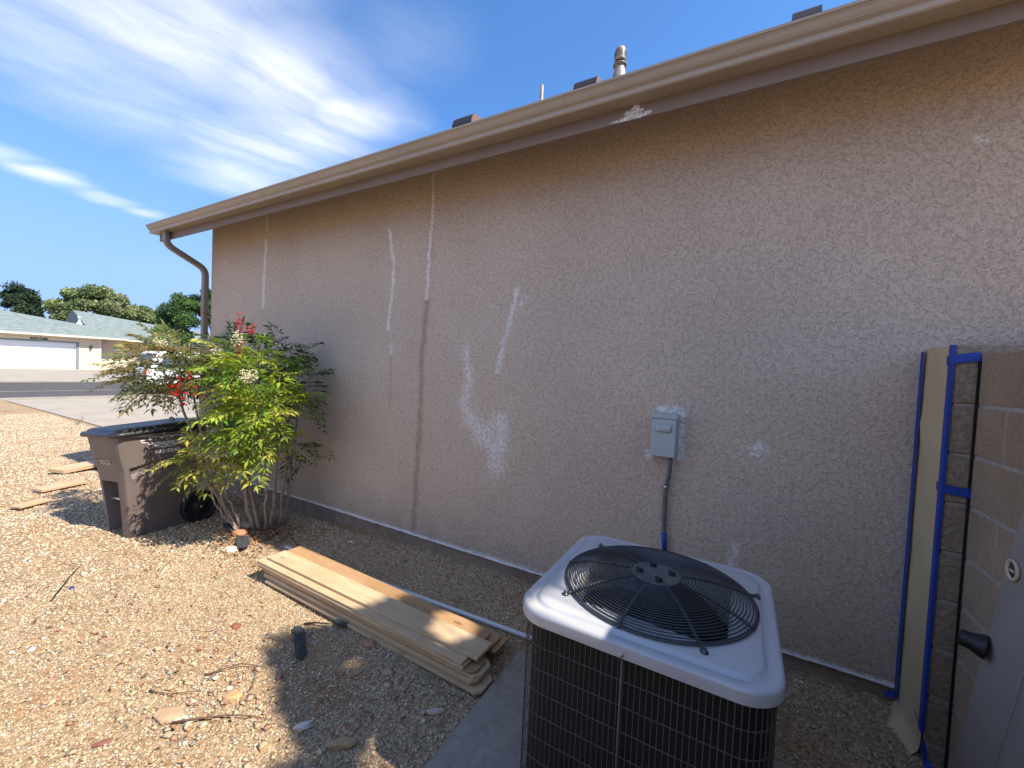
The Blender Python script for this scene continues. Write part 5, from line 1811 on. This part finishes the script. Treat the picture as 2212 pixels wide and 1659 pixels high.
M_siding = mat('cream_siding', rough=.8, build=siding_build)
M_farroof = mat('green_grey_shingles', rough=.95, build=farroof_build)
M_fartrim = mat('cream_trim', (.66, .60, .50, 1), .7)
M_garage = mat('white_garage_door', (.78, .79, .79, 1), .6)
M_greytrim = mat('slate_door_trim', (.20, .25, .25, 1), .7)
M_darksign = mat('dark_plaque', (.05, .04, .04, 1), .6)
fh = empty('tan_house', (-47, 12, 0), 'cream sided house with white garage door and grey-green roof across the street', 'house')
FXx = -47.0
mb = MB()
mb.add([(FXx, -4, 0), (FXx, 2.0, 0), (FXx, 2.0, 2.8), (FXx, -4, 2.8)], [(0, 1, 2, 3)])
mb.add([(FXx, 2.0, 2.18), (FXx, 11.55, 2.18), (FXx, 11.55, 2.8), (FXx, 2.0, 2.8)], [(0, 1, 2, 3)])
mb.add([(FXx, 11.55, 0), (FXx, 12.85, 0), (FXx, 12.85, 2.8), (FXx, 11.55, 2.8)], [(0, 1, 2, 3)])
mb.add([(FXx, 12.85, 0), (FXx - .7, 12.85, 0), (FXx - .7, 12.85, 2.8), (FXx, 12.85, 2.8)], [(0, 1, 2, 3)])
mb.add([(FXx - .7, 12.85, 0), (FXx - .7, 24, 0), (FXx - .7, 24, 2.7), (FXx - .7, 12.85, 2.7)], [(0, 1, 2, 3)])
mb.add([(FXx - .7, 24, 0), (FXx - 12, 24, 0), (FXx - 12, 24, 2.7), (FXx - .7, 24, 2.7)], [(0, 1, 2, 3)])
mb.build('wall', M_siding, fh, (-47, 12, 0))
mb = MB(); mb.box(FXx - .01, FXx + .03, 12.70, 12.88, 0, 2.7); mb.box(FXx, FXx + .03, 11.56, 11.62, 0, 2.1)
mb.build('corner_board', M_fartrim, fh, (FXx, 12.8, 0))
mb = MB()
for k in range(4):
    z0 = .03 + k * .53
    mb.box(FXx - .14, FXx - .10, 2.0, 11.42, z0, z0 + .515)
    for j in range(8):
        y0 = 2.1 + j * 1.17
        mb.box(FXx - .10, FXx - .092, y0, y0 + 1.0, z0 + .08, z0 + .43)
mb.build('garage_door', M_garage, fh, (FXx, 7, 0))
mb = MB(); mb.box(FXx - .12, FXx + .03, 11.42, 11.55, 0, 2.14); mb.box(FXx - .12, FXx + .03, 2.0, 11.55, 2.145, 2.25)
mb.build('garage_trim', M_greytrim, fh, (FXx, 7, 0))
# roofs as real slopes
mb = MB()
E0 = -46.35
def rp(x, y): return (x, y, 2.76 + .35 * (E0 - x))
top0 = (-52.6, 2.0); top1 = (-51.4, 8.2); top2 = (-48.6, 13.6)
A0 = rp(E0, -4); A1 = rp(E0, 14.4)
vs_ = [A0, A1, (-48.3, 14.4, 3.44), rp(*top2), rp(*top1), rp(*top0), rp(-53.4, -4)]
mb.add(vs_, [(0, 1, 2, 3, 4, 5, 6)])
back = [(x - 5, y, 2.6) for (x, y, z) in vs_[2:]]
mb.add(vs_[2:] + back, [(0, 1, 6, 5), (1, 2, 7, 6), (2, 3, 8, 7), (3, 4, 9, 8)])
g_roof = mb.build('roof', M_farroof, fh, (-47, 6, 2.7), fix=False)
mb = MB()
E1 = -46.6
def rp2(x, y): return (x, y, 2.70 + .35 * (E1 - x))
q = [rp2(E1, 13.4), rp2(E1, 26), rp2(-50.9, 26), rp2(-51.5, 18.5), rp2(-54.0, 12.85), (-53.2, 12.9, 4.6)]
mb.add([rp2(E1, 13.0), rp2(E1, 26), rp2(-50.0, 26), rp2(-51.6, 18.4), rp2(-54.0, 12.85), rp2(-50, 12.6)], [(0, 1, 2, 3, 4, 5)])
tp = [rp2(-50.0, 26), rp2(-51.6, 18.4), rp2(-54.0, 12.85)]
bk = [(-60, 26, 2.5), (-60, 18.4, 2.5), (-60, 12.85, 2.5)]
mb.add(tp + bk, [(0, 1, 4, 3), (1, 2, 5, 4)])
mb.add([rp2(-54.0, 12.85), rp2(-50, 12.6), (-50, 12.6, 2.5), (-60, 12.85, 2.5)], [(0, 1, 2, 3)])
m_roof = mb.build('roof', M_farroof, fh, (-50, 18, 2.7), fix=False)
mb = MB(); mb.box(E0 - .02, E0 + .03, -4, 14.4, 2.60, 2.755); mb.box(FXx, E0 - .02, -4, 14.4, 2.66, 2.70)
mb.build('eave_board', M_fartrim, fh, (E0, 5, 2.7))
mb = MB(); mb.box(E1 - .02, E1 + .03, 14.42, 26, 2.55, 2.69); mb.box(FXx - .7, E1 - .02, 13.4, 26, 2.60, 2.645)
mb.build('eave_board', M_fartrim, fh, (E1, 20, 2.7))
mb = MB(); mb.smooth = True
mb.lathe((-50.0, 12.3, 3.75), [(.22, 0), (.18, .2), (.08, .26), (.07, .6), (.13, .62), (.13, .70), (.02, .74)], 12)
mb.build('roof_flue', M_garage, g_roof, (-50, 12.3, 3.75))
# lamp by the garage
mb = MB(); mb.smooth = True
Lc = Vector((FXx + .16, 12.22, 1.86))
mb.lathe(Lc, [(.02, -.16), (.05, -.12), (.075, .06), (.10, .07), (.04, .16), (.012, .22), (.001, .23)], 8)
mb.tube([Lc + Vector((0, 0, .1)), Lc + Vector((-.08, 0, .14)), Lc + Vector((-.16, 0, .05))], .015, 6)
mb.build('wall_lamp', M_darksign, fh, Lc)
mb = MB(); mb.box(FXx + .002, FXx + .03, 8.95, 9.85, 2.285, 2.42)
pl_ = mb.build('number_plaque', M_darksign, fh, (FXx, 9.4, 2.35))
tm = text_mb('1585', .56, .10)
out = MB(); out.add([(FXx + .033, 9.33 + v[0], 2.305 + v[1]) for v in tm.v], tm.f)
out.build('house_number', M_labelgrey, pl_, (FXx, 9.4, 2.35), fix=False)
mb = MB(); mb.smooth = True
for dy_ in (-.26, .26):
    mb.lathe((FXx + .06, 9.38 + dy_, 2.56), [(.03, -.07), (.07, -.05), (.08, .05), (.03, .08)], 10, axis='x')
mb.box(FXx + .002, FXx + .05, 9.27, 9.49, 2.47, 2.60)
mb.build('flood_light', M_fartrim, fh, (FXx, 9.38, 2.56))

# ---------------------------------------------------------------- parked white vehicle
sv = empty('parked_car', (-19.9, 9.0, 0), 'white sport utility car parked in the street behind the shrub', 'car')
M_carw = mat('white_car_paint', (.78, .79, .80, 1), .25, noise=(2, .03))
M_glass = mat('car_glass', (.05, .07, .08, 1), .08, 0, spec=.8)
cy0 = 6.55
cxm = -20.3
side_prof = [(0, .42), (0, .95), (.10, 1.02), (.35, 1.60), (.55, 1.70), (2.7, 1.72), (3.05, 1.66), (3.75, 1.12), (4.65, 1.0), (4.80, .85), (4.80, .42)]
mb = MB(); mb.smooth = False
def hwid(z): return .95 if z < 1.05 else .95 - (z - 1.05) * .33
ringL = [(cxm - hwid(z), cy0 + y, z) for y, z in side_prof]; ringR = [(cxm + hwid(z), cy0 + y, z) for y, z in side_prof]
n_ = len(side_prof)
mb.loft([ringL, ringR], True, True)
cb = mb.build('body', M_carw, sv, (cxm, 9, 0))
bv = cb.modifiers.new('b', 'BEVEL'); bv.width = .05; bv.segments = 3; bv.limit_method = 'ANGLE'; bv.angle_limit = math.radians(25)
for (y0, y1, y2, y3) in ((.45, 1.35, 1.35, .62), (1.43, 2.35, 2.35, 1.43), (2.43, 3.45, 2.95, 2.43)):
    mb = MB()
    zl, zh = 1.08, 1.55
    o_ = .012
    mb.add([(cxm + hwid(zl) + o_, cy0 + y0 - .15 * (y0 < .6), zl), (cxm + hwid(zl) + o_, cy0 + y1, zl), (cxm + hwid(zh) + o_, cy0 + y2, zh), (cxm + hwid(zh) + o_, cy0 + y3, zh)], [(0, 1, 2, 3)])
    mb.build('side_window', M_glass, sv, (cxm + .9, cy0 + y0, 1.3), fix=False)
mb = MB(); mb.add([(cxm - .72, cy0 - .0 + .12, 1.10), (cxm + .72, cy0 + .12, 1.10), (cxm + .66, cy0 + .30, 1.54), (cxm - .66, cy0 + .30, 1.54)], [(0, 1, 2, 3)])
mb.build('rear_window', M_glass, sv, (cxm, cy0, 1.3), fix=False)
for (yy, sx) in ((.95, 1), (3.85, 1), (.95, -1), (3.85, -1)):
    mb = MB(); mb.smooth = True
    wc = Vector((cxm + sx * .86, cy0 + yy, .36))
    mb.lathe(wc, [(.30, -.10), (.36, -.08), (.36, .08), (.30, .11), (.24, .09), (.001, .07)] if sx > 0 else [(.001, -.07), (.24, -.09), (.30, -.11), (.36, -.08), (.36, .08), (.30, .10)], 24, axis='x')
    w_ = mb.build('wheel', M_rubber, sv, wc)
    mb = MB(); mb.smooth = True
    mb.lathe(wc, [(.23, .08), (.22, .105), (.05, .11), (.001, .115)] if sx > 0 else [(.001, -.115), (.05, -.11), (.22, -.105), (.23, -.08)], 16, axis='x')
    mb.build('rim', M_bolt, w_, wc)
for sx in (-1, 1):
    mb = MB(); mb.box(cxm + sx * .83 - .09, cxm + sx * .83 + .09, cy0 - .015, cy0 + .06, .78, 1.0)
    mb.build('tail_light', mat('red_lens', (.5, .02, .02, 1), .2), sv, (cxm + sx * .83, cy0, .9))
